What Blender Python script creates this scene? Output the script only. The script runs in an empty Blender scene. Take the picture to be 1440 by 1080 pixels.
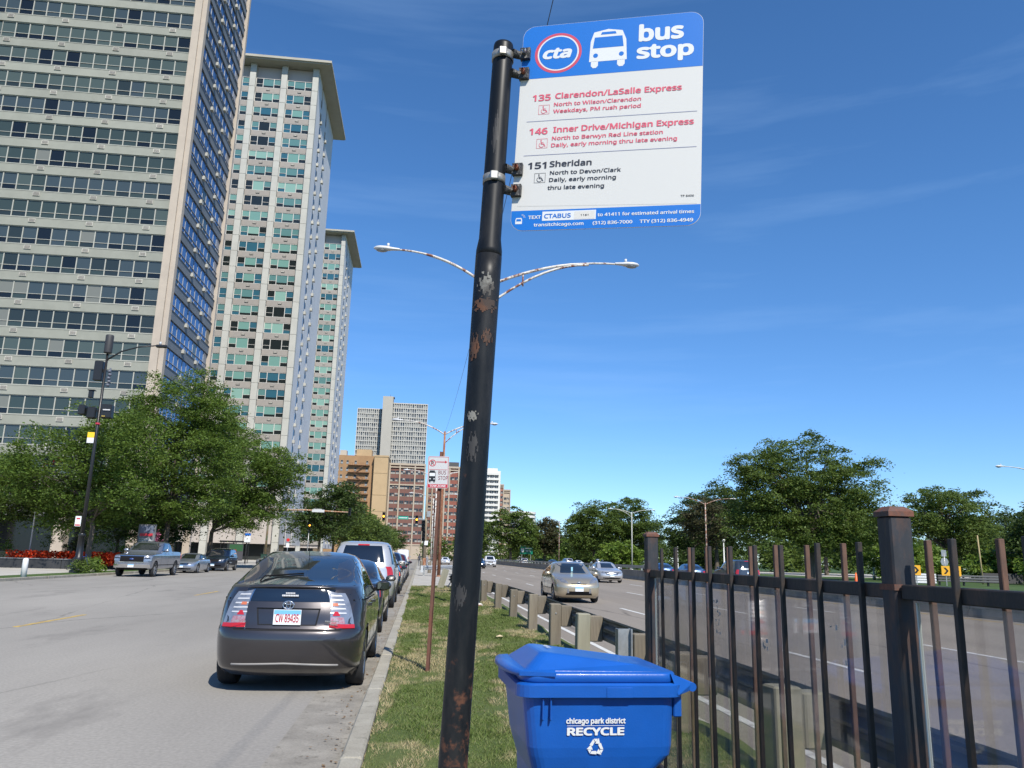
import bpy, math, random
import numpy as np
from mathutils import Vector, Matrix

random.seed(7)
rng = np.random.default_rng(7)
S = bpy.context.scene
COL = S.collection
PI = math.pi

# ------------------------------------------------------------------ camera
EYE = 1.57
yaw, pitch, roll = math.radians(-6.25), math.radians(12.55), math.radians(-1.43)
fwd = Vector((-math.sin(yaw)*math.cos(pitch), math.cos(yaw)*math.cos(pitch), math.sin(pitch)))
rgt = Vector((math.cos(yaw), math.sin(yaw), 0))
upv = rgt.cross(fwd)
R_ = rgt*math.cos(roll) - upv*math.sin(roll)
U_ = upv*math.cos(roll) + rgt*math.sin(roll)
cd = bpy.data.cameras.new('camera'); cam = bpy.data.objects.new('camera', cd); COL.objects.link(cam)
cam.matrix_world = Matrix(((R_.x, U_.x, -fwd.x, 0), (R_.y, U_.y, -fwd.y, 0), (R_.z, U_.z, -fwd.z, EYE), (0, 0, 0, 1)))
cd.sensor_width = 36; cd.lens = 27.5; cd.clip_start = .05; cd.clip_end = 9000
S.camera = cam

# ------------------------------------------------------------------ light and exposure
SUN_EL, SUN_AZ = math.radians(47), math.radians(180-18)     # azimuth from +Y towards +X
w = bpy.data.worlds.new("World"); S.world = w; w.use_nodes = True
nt = w.node_tree; nt.nodes.clear()
sky = nt.nodes.new('ShaderNodeTexSky'); sky.sky_type = 'NISHITA'; sky.sun_disc = False
sky.sun_elevation = SUN_EL; sky.sun_rotation = SUN_AZ
sky.altitude = 600; sky.air_density = .85; sky.dust_density = .1; sky.ozone_density = 2.6
bg = nt.nodes.new('ShaderNodeBackground'); bg.inputs[1].default_value = .132
out = nt.nodes.new('ShaderNodeOutputWorld')
hs = nt.nodes.new('ShaderNodeHueSaturation'); hs.inputs['Saturation'].default_value = 1.15; hs.inputs['Value'].default_value = 1.0
tc = nt.nodes.new('ShaderNodeTexCoord')
mp = nt.nodes.new('ShaderNodeMapping'); mp.inputs['Scale'].default_value = (1.0, 3.0, 13.0); mp.inputs['Rotation'].default_value = (.1, .25, .5)
nz = nt.nodes.new('ShaderNodeTexNoise'); nz.inputs['Scale'].default_value = 1.5; nz.inputs['Detail'].default_value = 8; nz.inputs['Roughness'].default_value = .55
cr = nt.nodes.new('ShaderNodeValToRGB'); cr.color_ramp.elements[0].position = .52; cr.color_ramp.elements[0].color = (0, 0, 0, 1)
cr.color_ramp.elements[1].position = .85; cr.color_ramp.elements[1].color = (.13, .13, .13, 1)
mx = nt.nodes.new('ShaderNodeMixRGB'); mx.inputs[2].default_value = (5.2, 6.0, 7.4, 1)
L = nt.links.new
L(tc.outputs['Generated'], mp.inputs[0]); L(mp.outputs[0], nz.inputs[0]); L(nz.outputs[0], cr.inputs[0])
L(sky.outputs[0], hs.inputs['Color']); L(hs.outputs[0], mx.inputs[1]); L(cr.outputs[0], mx.inputs[0])
sx = nt.nodes.new('ShaderNodeSeparateXYZ'); L(tc.outputs['Generated'], sx.inputs[0])
tr = nt.nodes.new('ShaderNodeValToRGB'); L(sx.outputs[2], tr.inputs[0])
tr.color_ramp.elements[0].position = 0; tr.color_ramp.elements[0].color = (.66, .79, .97, 1)
tr.color_ramp.elements[1].position = .38; tr.color_ramp.elements[1].color = (.80, 1.0, 1.12, 1)
tm = nt.nodes.new('ShaderNodeMixRGB'); tm.blend_type = 'MULTIPLY'; tm.inputs[0].default_value = 1
L(mx.outputs[0], tm.inputs[1]); L(tr.outputs[0], tm.inputs[2]); L(tm.outputs[0], bg.inputs[0]); L(bg.outputs[0], out.inputs[0])
sd = bpy.data.lights.new('sun', 'SUN'); so = bpy.data.objects.new('sun', sd); COL.objects.link(so)
sd.energy = 5.0; sd.angle = math.radians(.53); sd.color = (1, .945, .85)
to_sun = Vector((math.sin(SUN_AZ)*math.cos(SUN_EL), math.cos(SUN_AZ)*math.cos(SUN_EL), math.sin(SUN_EL)))
so.rotation_euler = to_sun.to_track_quat('Z', 'Y').to_euler()
so.location = (20, -20, 60)
vs = S.view_settings
vs.view_transform = 'Standard'; vs.look = 'None'; vs.gamma = 1; vs.use_curve_mapping = False; vs.exposure = 0.38
S.render.engine = 'CYCLES'
S.cycles.transparent_max_bounces = 16

# ------------------------------------------------------------------ materials
MATS = {}
def mat(name, col, rough=.7, metal=0, var=0, vscale=3, col2=None, bump=0, bscale=30, coat=0, spec=.5, streak=None, emit=None, obj=False, thr=(.4, .65), stretch=(1, 1, 1)):
    """Principled material: base colour, optional second colour mixed in by noise, grain and bump."""
    if name in MATS: return MATS[name]
    m = bpy.data.materials.new(name); m.use_nodes = True; t = m.node_tree
    b = t.nodes['Principled BSDF']
    b.inputs['Base Color'].default_value = (*col, 1)
    b.inputs['Roughness'].default_value = rough; b.inputs['Metallic'].default_value = metal
    b.inputs['Coat Weight'].default_value = coat; b.inputs['Coat Roughness'].default_value = .04
    b.inputs['Specular IOR Level'].default_value = spec
    m.diffuse_color = (*col, 1)
    tcn = t.nodes.new('ShaderNodeTexCoord'); mpn = t.nodes.new('ShaderNodeMapping'); mpn.inputs['Scale'].default_value = stretch
    t.links.new(tcn.outputs['Object'], mpn.inputs[0])
    last = None
    if col2 is not None:
        n = t.nodes.new('ShaderNodeTexNoise'); n.inputs['Scale'].default_value = vscale; n.inputs['Detail'].default_value = 6; n.inputs['Roughness'].default_value = .65
        t.links.new(mpn.outputs[0], n.inputs[0])
        r = t.nodes.new('ShaderNodeValToRGB'); r.color_ramp.elements[0].position = thr[0]; r.color_ramp.elements[1].position = thr[1]
        r.color_ramp.elements[0].color = (*col, 1); r.color_ramp.elements[1].color = (*col2, 1)
        t.links.new(n.outputs[0], r.inputs[0]); last = r.outputs[0]
    if var:
        n = t.nodes.new('ShaderNodeTexNoise'); n.inputs['Scale'].default_value = vscale*4.3; n.inputs['Detail'].default_value = 8
        t.links.new(mpn.outputs[0], n.inputs[0])
        h = t.nodes.new('ShaderNodeHueSaturation')
        mr = t.nodes.new('ShaderNodeMapRange'); mr.inputs[1].default_value = .25; mr.inputs[2].default_value = .75
        mr.inputs[3].default_value = 1-var; mr.inputs[4].default_value = 1+var
        t.links.new(n.outputs[0], mr.inputs[0]); t.links.new(mr.outputs[0], h.inputs['Value'])
        if last: t.links.new(last, h.inputs['Color'])
        else: h.inputs['Color'].default_value = (*col, 1)
        last = h.outputs[0]
    if obj:
        oi = t.nodes.new('ShaderNodeObjectInfo'); h = t.nodes.new('ShaderNodeHueSaturation')
        mr = t.nodes.new('ShaderNodeMapRange'); mr.inputs[3].default_value = 1-obj; mr.inputs[4].default_value = 1+obj
        t.links.new(oi.outputs['Random'], mr.inputs[0]); t.links.new(mr.outputs[0], h.inputs['Value'])
        if last: t.links.new(last, h.inputs['Color'])
        else: h.inputs['Color'].default_value = (*col, 1)
        last = h.outputs[0]
    if last: t.links.new(last, b.inputs['Base Color'])
    if bump:
        n = t.nodes.new('ShaderNodeTexNoise'); n.inputs['Scale'].default_value = bscale; n.inputs['Detail'].default_value = 6
        t.links.new(mpn.outputs[0], n.inputs[0])
        bp = t.nodes.new('ShaderNodeBump'); bp.inputs['Strength'].default_value = bump; bp.inputs['Distance'].default_value = .02
        t.links.new(n.outputs[0], bp.inputs['Height']); t.links.new(bp.outputs[0], b.inputs['Normal'])
    if emit:
        b.inputs['Emission Color'].default_value = (*emit[0], 1); b.inputs['Emission Strength'].default_value = emit[1]
    MATS[name] = m; return m

def rust_mat(name, base, rust, thr=(.5, .6), scale=6, rough=.45, stretch=(1, 1, .35)):
    if name in MATS: return MATS[name]
    m = mat(name, base, rough, col2=rust, vscale=scale, var=.25, thr=thr, bump=.1, bscale=60, stretch=stretch)
    return m

def leaf_mat(name, col, col2):
    if name in MATS: return MATS[name]
    m = bpy.data.materials.new(name); m.use_nodes = True; t = m.node_tree; t.nodes.clear()
    o = t.nodes.new('ShaderNodeOutputMaterial'); a = t.nodes.new('ShaderNodeAttribute'); a.attribute_name = 'tint'
    r = t.nodes.new('ShaderNodeValToRGB'); r.color_ramp.elements[0].color = (*col, 1); r.color_ramp.elements[1].color = (*col2, 1)
    t.links.new(a.outputs['Fac'], r.inputs[0])
    b = t.nodes.new('ShaderNodeBsdfPrincipled'); b.inputs['Roughness'].default_value = .55; b.inputs['Specular IOR Level'].default_value = .25
    tr = t.nodes.new('ShaderNodeBsdfTranslucent'); mixn = t.nodes.new('ShaderNodeMixShader'); mixn.inputs[0].default_value = .3
    h = t.nodes.new('ShaderNodeHueSaturation'); h.inputs['Value'].default_value = 1.6; h.inputs['Hue'].default_value = .485
    t.links.new(r.outputs[0], b.inputs['Base Color']); t.links.new(r.outputs[0], h.inputs['Color']); t.links.new(h.outputs[0], tr.inputs['Color'])
    t.links.new(b.outputs[0], mixn.inputs[1]); t.links.new(tr.outputs[0], mixn.inputs[2]); t.links.new(mixn.outputs[0], o.inputs[0])
    MATS[name] = m; return m

# ------------------------------------------------------------------ mesh helpers
class MB:
    def __init__(s): s.v = []; s.f = []; s.m = []; s.sm = []
    def add(s, vs, fs, mi=0, smooth=False):
        o = len(s.v); s.v += [tuple(p) for p in vs]
        for f in fs: s.f.append(tuple(i+o for i in f)); s.m.append(mi); s.sm.append(smooth)
        return s
    def box(s, x0, x1, y0, y1, z0, z1, mi=0):
        vs = [(x0,y0,z0),(x1,y0,z0),(x1,y1,z0),(x0,y1,z0),(x0,y0,z1),(x1,y0,z1),(x1,y1,z1),(x0,y1,z1)]
        return s.add(vs, [(0,3,2,1),(4,5,6,7),(0,1,5,4),(1,2,6,5),(2,3,7,6),(3,0,4,7)], mi)
    def bbox(s, x0, x1, y0, y1, z0, z1, b=.01, mi=0):
        """box with chamfered edges"""
        vs = []
        for z, k in ((z0, b), (z0+b, 0), (z1-b, 0), (z1, b)):
            X0, X1, Y0, Y1 = x0+k, x1-k, y0+k, y1-k
            vs += [(X0+b,Y0,z),(X1-b,Y0,z),(X1,Y0+b,z),(X1,Y1-b,z),(X1-b,Y1,z),(X0+b,Y1,z),(X0,Y1-b,z),(X0,Y0+b,z)]
        fs = [tuple(range(7, -1, -1)), tuple(range(24, 32))]
        for k in range(3):
            for i in range(8):
                j = (i+1) % 8; fs.append((k*8+i, k*8+j, k*8+8+j, k*8+8+i))
        return s.add(vs, fs, mi)
    def obox(s, c, sx, sy, sz, rot=None, mi=0):
        vs = [Vector((a*sx/2, b*sy/2, d*sz/2)) for d in (-1, 1) for a, b in ((-1,-1),(1,-1),(1,1),(-1,1))]
        if rot is not None: vs = [rot @ p for p in vs]
        vs = [p+Vector(c) for p in vs]
        return s.add(vs, [(0,3,2,1),(4,5,6,7),(0,1,5,4),(1,2,6,5),(2,3,7,6),(3,0,4,7)], mi)
    def tube(s, pts, rad, n=10, mi=0, cap=True, smooth=True):
        pts = [Vector(p) for p in pts]
        if not hasattr(rad, '__len__'): rad = [rad]*len(pts)
        o = []; prev = None
        for i, p in enumerate(pts):
            d = (pts[min(i+1, len(pts)-1)]-pts[max(i-1, 0)]).normalized()
            if prev is None:
                a = Vector((0, 0, 1)) if abs(d.z) < .9 else Vector((1, 0, 0))
                u = d.cross(a).normalized()
            else: u = (prev-d*prev.dot(d)).normalized()
            prev = u; q = d.cross(u)
            o += [p+(u*math.cos(2*PI*k/n)+q*math.sin(2*PI*k/n))*rad[i] for k in range(n)]
        fs = [(i*n+k, i*n+(k+1) % n, (i+1)*n+(k+1) % n, (i+1)*n+k) for i in range(len(pts)-1) for k in range(n)]
        s.add(o, fs, mi, smooth)
        if cap:
            b = len(s.v)-len(o)
            s.f.append(tuple(b+k for k in reversed(range(n)))); s.m.append(mi); s.sm.append(False)
            s.f.append(tuple(b+len(o)-n+k for k in range(n))); s.m.append(mi); s.sm.append(False)
        return s
    def lathe(s, prof, n=24, c=(0,0,0), axis='z', mi=0, smooth=True):
        vs = []
        for r, h in prof:
            for k in range(n):
                a = 2*PI*k/n; x, y = r*math.cos(a), r*math.sin(a)
                p = (x, y, h) if axis == 'z' else ((h, x, y) if axis == 'x' else (x, h, y))
                vs.append((p[0]+c[0], p[1]+c[1], p[2]+c[2]))
        fs = [(i*n+k, i*n+(k+1) % n, (i+1)*n+(k+1) % n, (i+1)*n+k) for i in range(len(prof)-1) for k in range(n)]
        return s.add(vs, fs, mi, smooth)
    def prism(s, poly, y0, y1, mi=0):
        """poly of (x,z) extruded from y0 (front) to y1"""
        n = len(poly); vs = [(x, y0, z) for x, z in poly]+[(x, y1, z) for x, z in poly]
        return s.add(vs, [tuple(range(n)), tuple(range(2*n-1, n-1, -1))]+[(i, (i+1) % n, n+(i+1) % n, n+i) for i in range(n)], mi)
    def mesh(s, name, mats):
        me = bpy.data.meshes.new(name); me.from_pydata(s.v, [], s.f)
        if not isinstance(mats, (list, tuple)): mats = [mats]
        for m in mats: me.materials.append(m)
        me.polygons.foreach_set('material_index', s.m); me.polygons.foreach_set('use_smooth', s.sm)
        me.update(); return me
    def build(s, name, mats, parent=None, loc=(0,0,0), rz=0):
        return ob(name, s.mesh(name, mats), parent, loc, rz)

def ob(name, me, parent=None, loc=(0,0,0), rz=0):
    o = bpy.data.objects.new(name, me); COL.objects.link(o); o.location = loc; o.rotation_euler = (0, 0, rz)
    if parent: o.parent = parent
    return o
def tag(o, label=None, cat=None, group=None, kind=None):
    if label: o['label'] = label
    if cat: o['category'] = cat
    if group: o['group'] = group
    if kind: o['kind'] = kind
    return o
def thing(name, label, cat, loc=(0,0,0), rz=0, group=None):
    return tag(ob(name, None, None, loc, rz), label, cat, group)
def copy_tree(o, parent=None):
    c = o.copy(); COL.objects.link(c)
    if parent: c.parent = parent
    for ch in list(o.children): copy_tree(ch, c)
    return c
def np_mesh(name, V, F, mats, tint=None, smooth=False):
    """V (n,3), F (m,k) arrays of quads or triangles"""
    me = bpy.data.meshes.new(name); k = F.shape[1]
    me.vertices.add(len(V)); me.vertices.foreach_set('co', V.astype(np.float32).ravel())
    me.loops.add(F.size); me.loops.foreach_set('vertex_index', F.astype(np.int32).ravel())
    me.polygons.add(len(F)); me.polygons.foreach_set('loop_start', np.arange(0, F.size, k, dtype=np.int32))
    me.polygons.foreach_set('loop_total', np.full(len(F), k, dtype=np.int32))
    if not isinstance(mats, (list, tuple)): mats = [mats]
    for m in mats: me.materials.append(m)
    me.update(calc_edges=True)
    if tint is not None:
        a = me.attributes.new('tint', 'FLOAT', 'POINT'); a.data.foreach_set('value', tint.astype(np.float32))
    return me
def sheet(name, x0, x1, y0, y1, z, m, kind='structure', nx=1, ny=1):
    b = MB(); xs = np.linspace(x0, x1, nx+1); ys = np.linspace(y0, y1, ny+1)
    vs = [(x, y, z) for y in ys for x in xs]
    b.add(vs, [(j*(nx+1)+i, j*(nx+1)+i+1, (j+1)*(nx+1)+i+1, (j+1)*(nx+1)+i) for j in range(ny) for i in range(nx)])
    return tag(b.build(name, m), kind=kind)

_txt = {}
try: FONT = bpy.data.fonts.load(bpy.utils.resource_path('LOCAL')+'/datafiles/fonts/NotoSansMath-Regular.woff2')
except Exception: FONT = None
def font_cap():
    if 'cap' not in _txt:
        cu = bpy.data.curves.new('t', 'FONT'); cu.body = 'H'
        if FONT: cu.font = FONT
        o = bpy.data.objects.new('t', cu); COL.objects.link(o); bpy.context.view_layer.update(); _txt['cap'] = o.dimensions[1] or .682
        bpy.data.objects.remove(o); bpy.data.curves.remove(cu)
    return _txt['cap']
def text_mesh(s, x, y, cap, width, m, bold=0, shear=0, align='l', depth=0.0):
    """lettering as flat mesh in the XZ plane facing -Y; x,y = left/baseline, cap height, total width"""
    cu = bpy.data.curves.new('t', 'FONT'); cu.body = s; cu.size = 1
    if FONT: cu.font = FONT
    cu.offset = 0 if FONT else bold*.5; cu.shear = shear; cu.resolution_u = 2; cu.extrude = 0
    o = bpy.data.objects.new('t', cu); COL.objects.link(o)
    dg = bpy.context.evaluated_depsgraph_get(); me = bpy.data.meshes.new_from_object(o.evaluated_get(dg))
    bpy.data.objects.remove(o); bpy.data.curves.remove(cu)
    n = len(me.vertices); co = np.empty(n*3, np.float32); me.vertices.foreach_get('co', co); co = co.reshape(-1, 3)
    CAP = font_cap()
    # heavier strokes: the thin outline repeated in small rings, each copy a hair behind the other
    r = min(.036, .004+bold*.95) if FONT else 0
    offs = [(0, 0)]
    if r: offs += [(r*.5*math.cos(k*PI/3), r*.5*math.sin(k*PI/3)) for k in range(6)]+[(r*math.cos(k*PI/5), r*math.sin(k*PI/5)) for k in range(10)]
    x0, x1 = co[:, 0].min()-r, co[:, 0].max()+r; sx = width/(x1-x0); sy = cap/(CAP+2*r)
    F = [tuple(p.vertices) for p in me.polygons]; bpy.data.meshes.remove(me); b = MB()
    for k, (dx, dy) in enumerate(offs):
        X = (co[:, 0]-x0+dx)*sx+x-(width/2 if align == 'c' else 0); Z = (co[:, 1]+r+dy)*sy+y
        b.add([(float(p), -depth-k*.00002, float(q)) for p, q in zip(X, Z)], F)
    return b.mesh('lettering', m)

def rrect(x0, x1, z0, z1, r, n=6):
    p = []
    for cx, cz, a0 in ((x1-r, z0+r, -PI/2), (x1-r, z1-r, 0), (x0+r, z1-r, PI/2), (x0+r, z0+r, PI)):
        p += [(cx+r*math.cos(a0+k*PI/2/n), cz+r*math.sin(a0+k*PI/2/n)) for k in range(n+1)]
    return p

# ------------------------------------------------------------------ ground
def ground_mat(name, c1, c2, c3, sc1, sc2, bump=.3, rough=.9, crack=None, stretch=(1, 1, 1), c4=None):
    m = bpy.data.materials.new(name); m.use_nodes = True; t = m.node_tree; b = t.nodes['Principled BSDF']; b.inputs['Roughness'].default_value = rough
    b.inputs['Specular IOR Level'].default_value = .3
    tcn = t.nodes.new('ShaderNodeTexCoord'); mpn = t.nodes.new('ShaderNodeMapping'); mpn.inputs['Scale'].default_value = stretch
    t.links.new(tcn.outputs['Object'], mpn.inputs[0])
    def noise(sc, d=8, src=mpn, r=.6):
        n = t.nodes.new('ShaderNodeTexNoise'); n.inputs['Scale'].default_value = sc; n.inputs['Detail'].default_value = d; n.inputs['Roughness'].default_value = r
        t.links.new(src.outputs[0 if src is mpn else 3], n.inputs[0]); return n
    def ramp(n, p0, p1, a, bb):
        r = t.nodes.new('ShaderNodeValToRGB'); r.color_ramp.elements[0].position = p0; r.color_ramp.elements[1].position = p1
        r.color_ramp.elements[0].color = (*a, 1); r.color_ramp.elements[1].color = (*bb, 1); t.links.new(n.outputs[0], r.inputs[0]); return r
    def mixc(f, a, bb, mode='MIX', fac=None):
        x = t.nodes.new('ShaderNodeMixRGB'); x.blend_type = mode
        if f is not None: t.links.new(f, x.inputs[0])
        else: x.inputs[0].default_value = fac
        for i, q in ((1, a), (2, bb)):
            if isinstance(q, tuple): x.inputs[i].default_value = (*q, 1)
            else: t.links.new(q, x.inputs[i])
        return x.outputs[0]
    big = ramp(noise(sc1), .35, .65, c1, c2).outputs[0]
    fine = ramp(noise(sc2, 10, tcn), .3, .75, (.82,)*3, (1.16,)*3).outputs[0]
    c = mixc(None, big, fine, 'MULTIPLY', 1.0)
    # stains
    st = ramp(noise(sc1*3.1, 5, r=.7), .56, .72, (0,)*3, (1,)*3).outputs[0]
    c = mixc(st, c, c3)
    if crack:
        v = t.nodes.new('ShaderNodeTexVoronoi'); v.feature = 'DISTANCE_TO_EDGE'; v.inputs['Scale'].default_value = crack
        wn = noise(1.3, 6); ad = t.nodes.new('ShaderNodeMixRGB'); ad.blend_type = 'ADD'; ad.inputs[0].default_value = .55
        t.links.new(mpn.outputs[0], ad.inputs[1]); t.links.new(wn.outputs[1], ad.inputs[2]); t.links.new(ad.outputs[0], v.inputs[0])
        r = t.nodes.new('ShaderNodeValToRGB'); r.color_ramp.elements[0].position = .0; r.color_ramp.elements[1].position = .009
        r.color_ramp.elements[0].color = (1, 1, 1, 1); r.color_ramp.elements[1].color = (0, 0, 0, 1); t.links.new(v.outputs[0], r.inputs[0])
        g = ramp(noise(.35, 3), .44, .6, (0,)*3, (.85,)*3).outputs[0]
        mm = mixc(None, r.outputs[0], g, 'MULTIPLY', 1.0)
        c = mixc(mm, c, tuple(x*.35 for x in c1))
    t.links.new(c, b.inputs['Base Color'])
    bp = t.nodes.new('ShaderNodeBump'); bp.inputs['Strength'].default_value = bump; bp.inputs['Distance'].default_value = .01
    t.links.new(noise(sc2*2, 10, tcn).outputs[0], bp.inputs['Height']); t.links.new(bp.outputs[0], b.inputs['Normal'])
    MATS[name] = m; return m
M_road = ground_mat('road_asphalt', (.225, .212, .192), (.30, .283, .255), (.185, .174, .158), .22, 28, bump=.35, crack=.26, stretch=(1, .3, 1))
M_hwy = ground_mat('highway_asphalt', (.2, .175, .148), (.245, .217, .184), (.175, .155, .132), .3, 25, bump=.3, crack=.16, stretch=(1.6, .12, 1))
M_conc = ground_mat('concrete', (.33, .315, .28), (.42, .4, .36), (.25, .24, .21), .8, 30, bump=.3)
M_kerb = ground_mat('kerb_concrete', (.27, .25, .205), (.35, .33, .275), (.16, .15, .12), 2.2, 60, bump=.4)
M_walk = ground_mat('pavement_concrete', (.36, .34, .3), (.44, .42, .38), (.3, .29, .26), .5, 20)
M_gutter = ground_mat('gutter_dirt', (.2, .185, .16), (.29, .27, .235), (.11, .1, .08), 2.5, 50, bump=.5)
M_grass0 = ground_mat('grass_soil', (.05, .08, .018), (.095, .115, .035), (.25, .21, .115), .75, 30, bump=.6)
M_lawn = ground_mat('park_lawn', (.035, .07, .014), (.055, .095, .022), (.12, .12, .045), .08, 6, bump=.5)
M_paint = mat('white_road_paint', (.55, .55, .52), .8, col2=(.25, .24, .23), vscale=5, thr=(.5, .72))
M_ypaint = mat('yellow_road_paint', (.5, .33, .06), .8, col2=(.24, .2, .15), vscale=4, thr=(.42, .62))

sheet('ground', -1600, 2200, -300, 3500, -.03, M_lawn)
RX0, RX1 = -18.45, -.505
sheet('road', RX0, RX1, -6, 420, 0, M_road)
sheet('gutter', -1.1, RX1, -6, 420, .004, M_gutter)
# kerb in segments, each a piece with a joint
def kerb(x0, x1, y0, y1, seg, m, nm='kerb'):
    y = y0; root = None; n = 0
    while y < y1:
        b = MB(); L_ = seg if y < 60 else seg*8
        dx = random.uniform(-.004, .004)
        b.bbox(x0+dx, x1+dx, y+.008, y+L_-.008, -.2, .135+random.uniform(-.004, .004), .018)
        o = b.build(nm if root is None else 'kerb_stone', m)
        if root is None: root = tag(o, kind='structure')
        else: o.parent = root
        y += L_
kerb(RX1+.002, RX1+.165, -6, 330, 3.05, M_kerb)
kerb(RX0-.17, RX0-.002, -6, 330, 6.1, M_kerb)
# grass strip between the road and the expressway
b = MB(); ys = np.concatenate([np.arange(-4, 40.2, .6), [40.6]]); xs = np.linspace(RX1+.17, 2.75, 9)
vs = [(x, y, .1+.02*math.sin(x*3.1+y*1.7)+.015*math.sin(y*2.9)) for y in ys for x in xs]
n = len(xs); b.add(vs, [(j*n+i, j*n+i+1, (j+1)*n+i+1, (j+1)*n+i) for j in range(len(ys)-1) for i in range(n-1)], 0, True)
tag(b.build('verge', M_grass0), kind='structure')
sheet('paved_area', RX1+.17, 3.6, 40.6, 330, .1, M_conc, ny=1)
# expressway
HX0, HX1 = 2.75, 18.75
sheet('highway', HX0, HX1+.3, -6, 1400, -.01, M_hwy)
sheet('shoulder_strip', 2.55, 2.95, -6, 700, .012, M_conc)
sheet('northbound_highway', 19.6, 37, -6, 1400, -.006, M_hwy)
lm = MB()
for x in (6.9, 10.7, 14.5):
    y = -2.0+(x*1.7) % 5
    while y < 420: lm.box(x-.06, x+.06, y, y+3.0, -.02, -.0055); y += 12.2 if x != 6.9 else 12.2
tag(lm.build('lane_markings', M_paint), kind='structure')
lm = MB()
lm.box(3.35, 3.46, -6, 600, -.02, -.0050)
lm.box(23.3, 23.42, -6, 600, -.02, .002); lm.box(36.2, 36.3, -6, 600, -.02, .002)
tag(lm.build('edge_lines', M_paint), kind='structure')
lm = MB(); lm.box(17.95, 18.07, -6, 600, -.02, -.0045)
tag(lm.build('yellow_edge_line', M_ypaint), kind='structure')
lm = MB()
for y in (5.5, 17.2, 30, 42, 55, 68): lm.box(-7.95, -7.84, y, y+3.3, -.01, .005); 
tag(lm.build('centre_line', M_ypaint), kind='structure')
# left side: verge, pavement
sheet('left_verge', -20.6, RX0-.175, -6, 78, .11, M_lawn)
sheet('left_pavement', -60, -20.6, -6, 330, .105, M_walk)
sheet('corner_pavement', -20.6, RX0-.175, 78, 330, .1055, M_walk)
sheet('side_street', -90, RX0+.5, 106, 118, .112, M_road)
sheet('park_path', 60, 175, 118, 170, -.02, M_walk)

# clipped grass blades
def grass_blades():
    N = 330000
    y = rng.uniform(0, 1, N)**1.9*37+3.0; x = rng.uniform(RX1+.15, 2.5, N)
    g = np.random.default_rng(77); patch = np.zeros(N); fine = np.zeros(N)
    for k in range(9):
        a, f, p = g.uniform(0, PI), g.uniform(1.2, 4.2), g.uniform(0, 6.3); patch += np.sin((x*math.cos(a)*1.25+y*math.sin(a)*.62)*f+p)/2.1
        a, f, p = g.uniform(0, PI), g.uniform(7, 19), g.uniform(0, 6.3); fine += np.sin((x*math.cos(a)+y*math.sin(a))*f+p)/2.1
    v = patch+.55*fine+np.clip((12-y)*.06, -.3, .5)+np.clip(.3-(x-RX1-.16)*1.2, 0, .3)*1.6         # high = dry and thin
    edge = x-(RX1+.16); keep = (rng.uniform(0, 1, N) > np.clip(.12+v*.22, .0, .62)) & ((edge > .03+.05*np.sin(y*7)*np.sin(y*2.3)) | (rng.uniform(0, 1, N) < .25))
    x, y, v, fine = x[keep], y[keep], v[keep], fine[keep]; n = len(x)
    h = rng.uniform(.012, .034, n)*(1+y*.03)*(1+.35*np.clip(fine, -1, 1)); wd = rng.uniform(.0012, .0026, n)*(1+y*.2)
    a = rng.uniform(0, 2*PI, n); ln = rng.uniform(.2, 1.5, n); la = rng.uniform(0, 2*PI, n)
    z0 = .1+.02*np.sin(x*3.1+y*1.7)+.015*np.sin(y*2.9)-.005
    V = np.empty((n, 3, 3)); V[:, 0] = np.stack([x-wd*np.cos(a), y-wd*np.sin(a), z0], 1); V[:, 1] = np.stack([x+wd*np.cos(a), y+wd*np.sin(a), z0], 1)
    V[:, 2] = np.stack([x+h*ln*np.cos(la), y+h*ln*np.sin(la), z0+h], 1)
    dry = np.clip((v-.2)*1.25, 0, 1)*.85+rng.uniform(-.15, .28, n)
    t = np.repeat(np.clip(dry, 0, 1), 3)
    me = np_mesh('grass', V.reshape(-1, 3), np.arange(n*3).reshape(-1, 3), leaf_mat('grass_blades', (.11, .16, .036), (.42, .35, .20)), t)
    tag(ob('grass', me), 'short patchy green grass with dry straw tufts on the verge beside the kerb', 'grass', kind='stuff')
grass_blades()
# litter leaves in the gutter
def litter():
    n = 700; x = -.505-np.abs(rng.normal(0, .16, n)); y = rng.uniform(4, 45, n); V = []; 
    s = rng.uniform(.008, .025, n); a = rng.uniform(0, 2*PI, n)
    P = np.empty((n, 4, 3))
    for k in range(4):
        P[:, k] = np.stack([x+s*np.cos(a+k*PI/2)*(1 if k % 2 else .5), y+s*np.sin(a+k*PI/2), .01+rng.uniform(0, .012, n)], 1)
    me = np_mesh('leaf_litter', P.reshape(-1, 3), np.arange(n*4).reshape(-1, 4), leaf_mat('dry_leaves', (.16, .09, .04), (.3, .2, .1)), np.repeat(rng.uniform(0, 1, n), 4))
    tag(ob('leaf_litter', me), 'dry brown leaf litter and grit lying in the gutter by the kerb', 'litter', kind='stuff')
litter()
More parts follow.
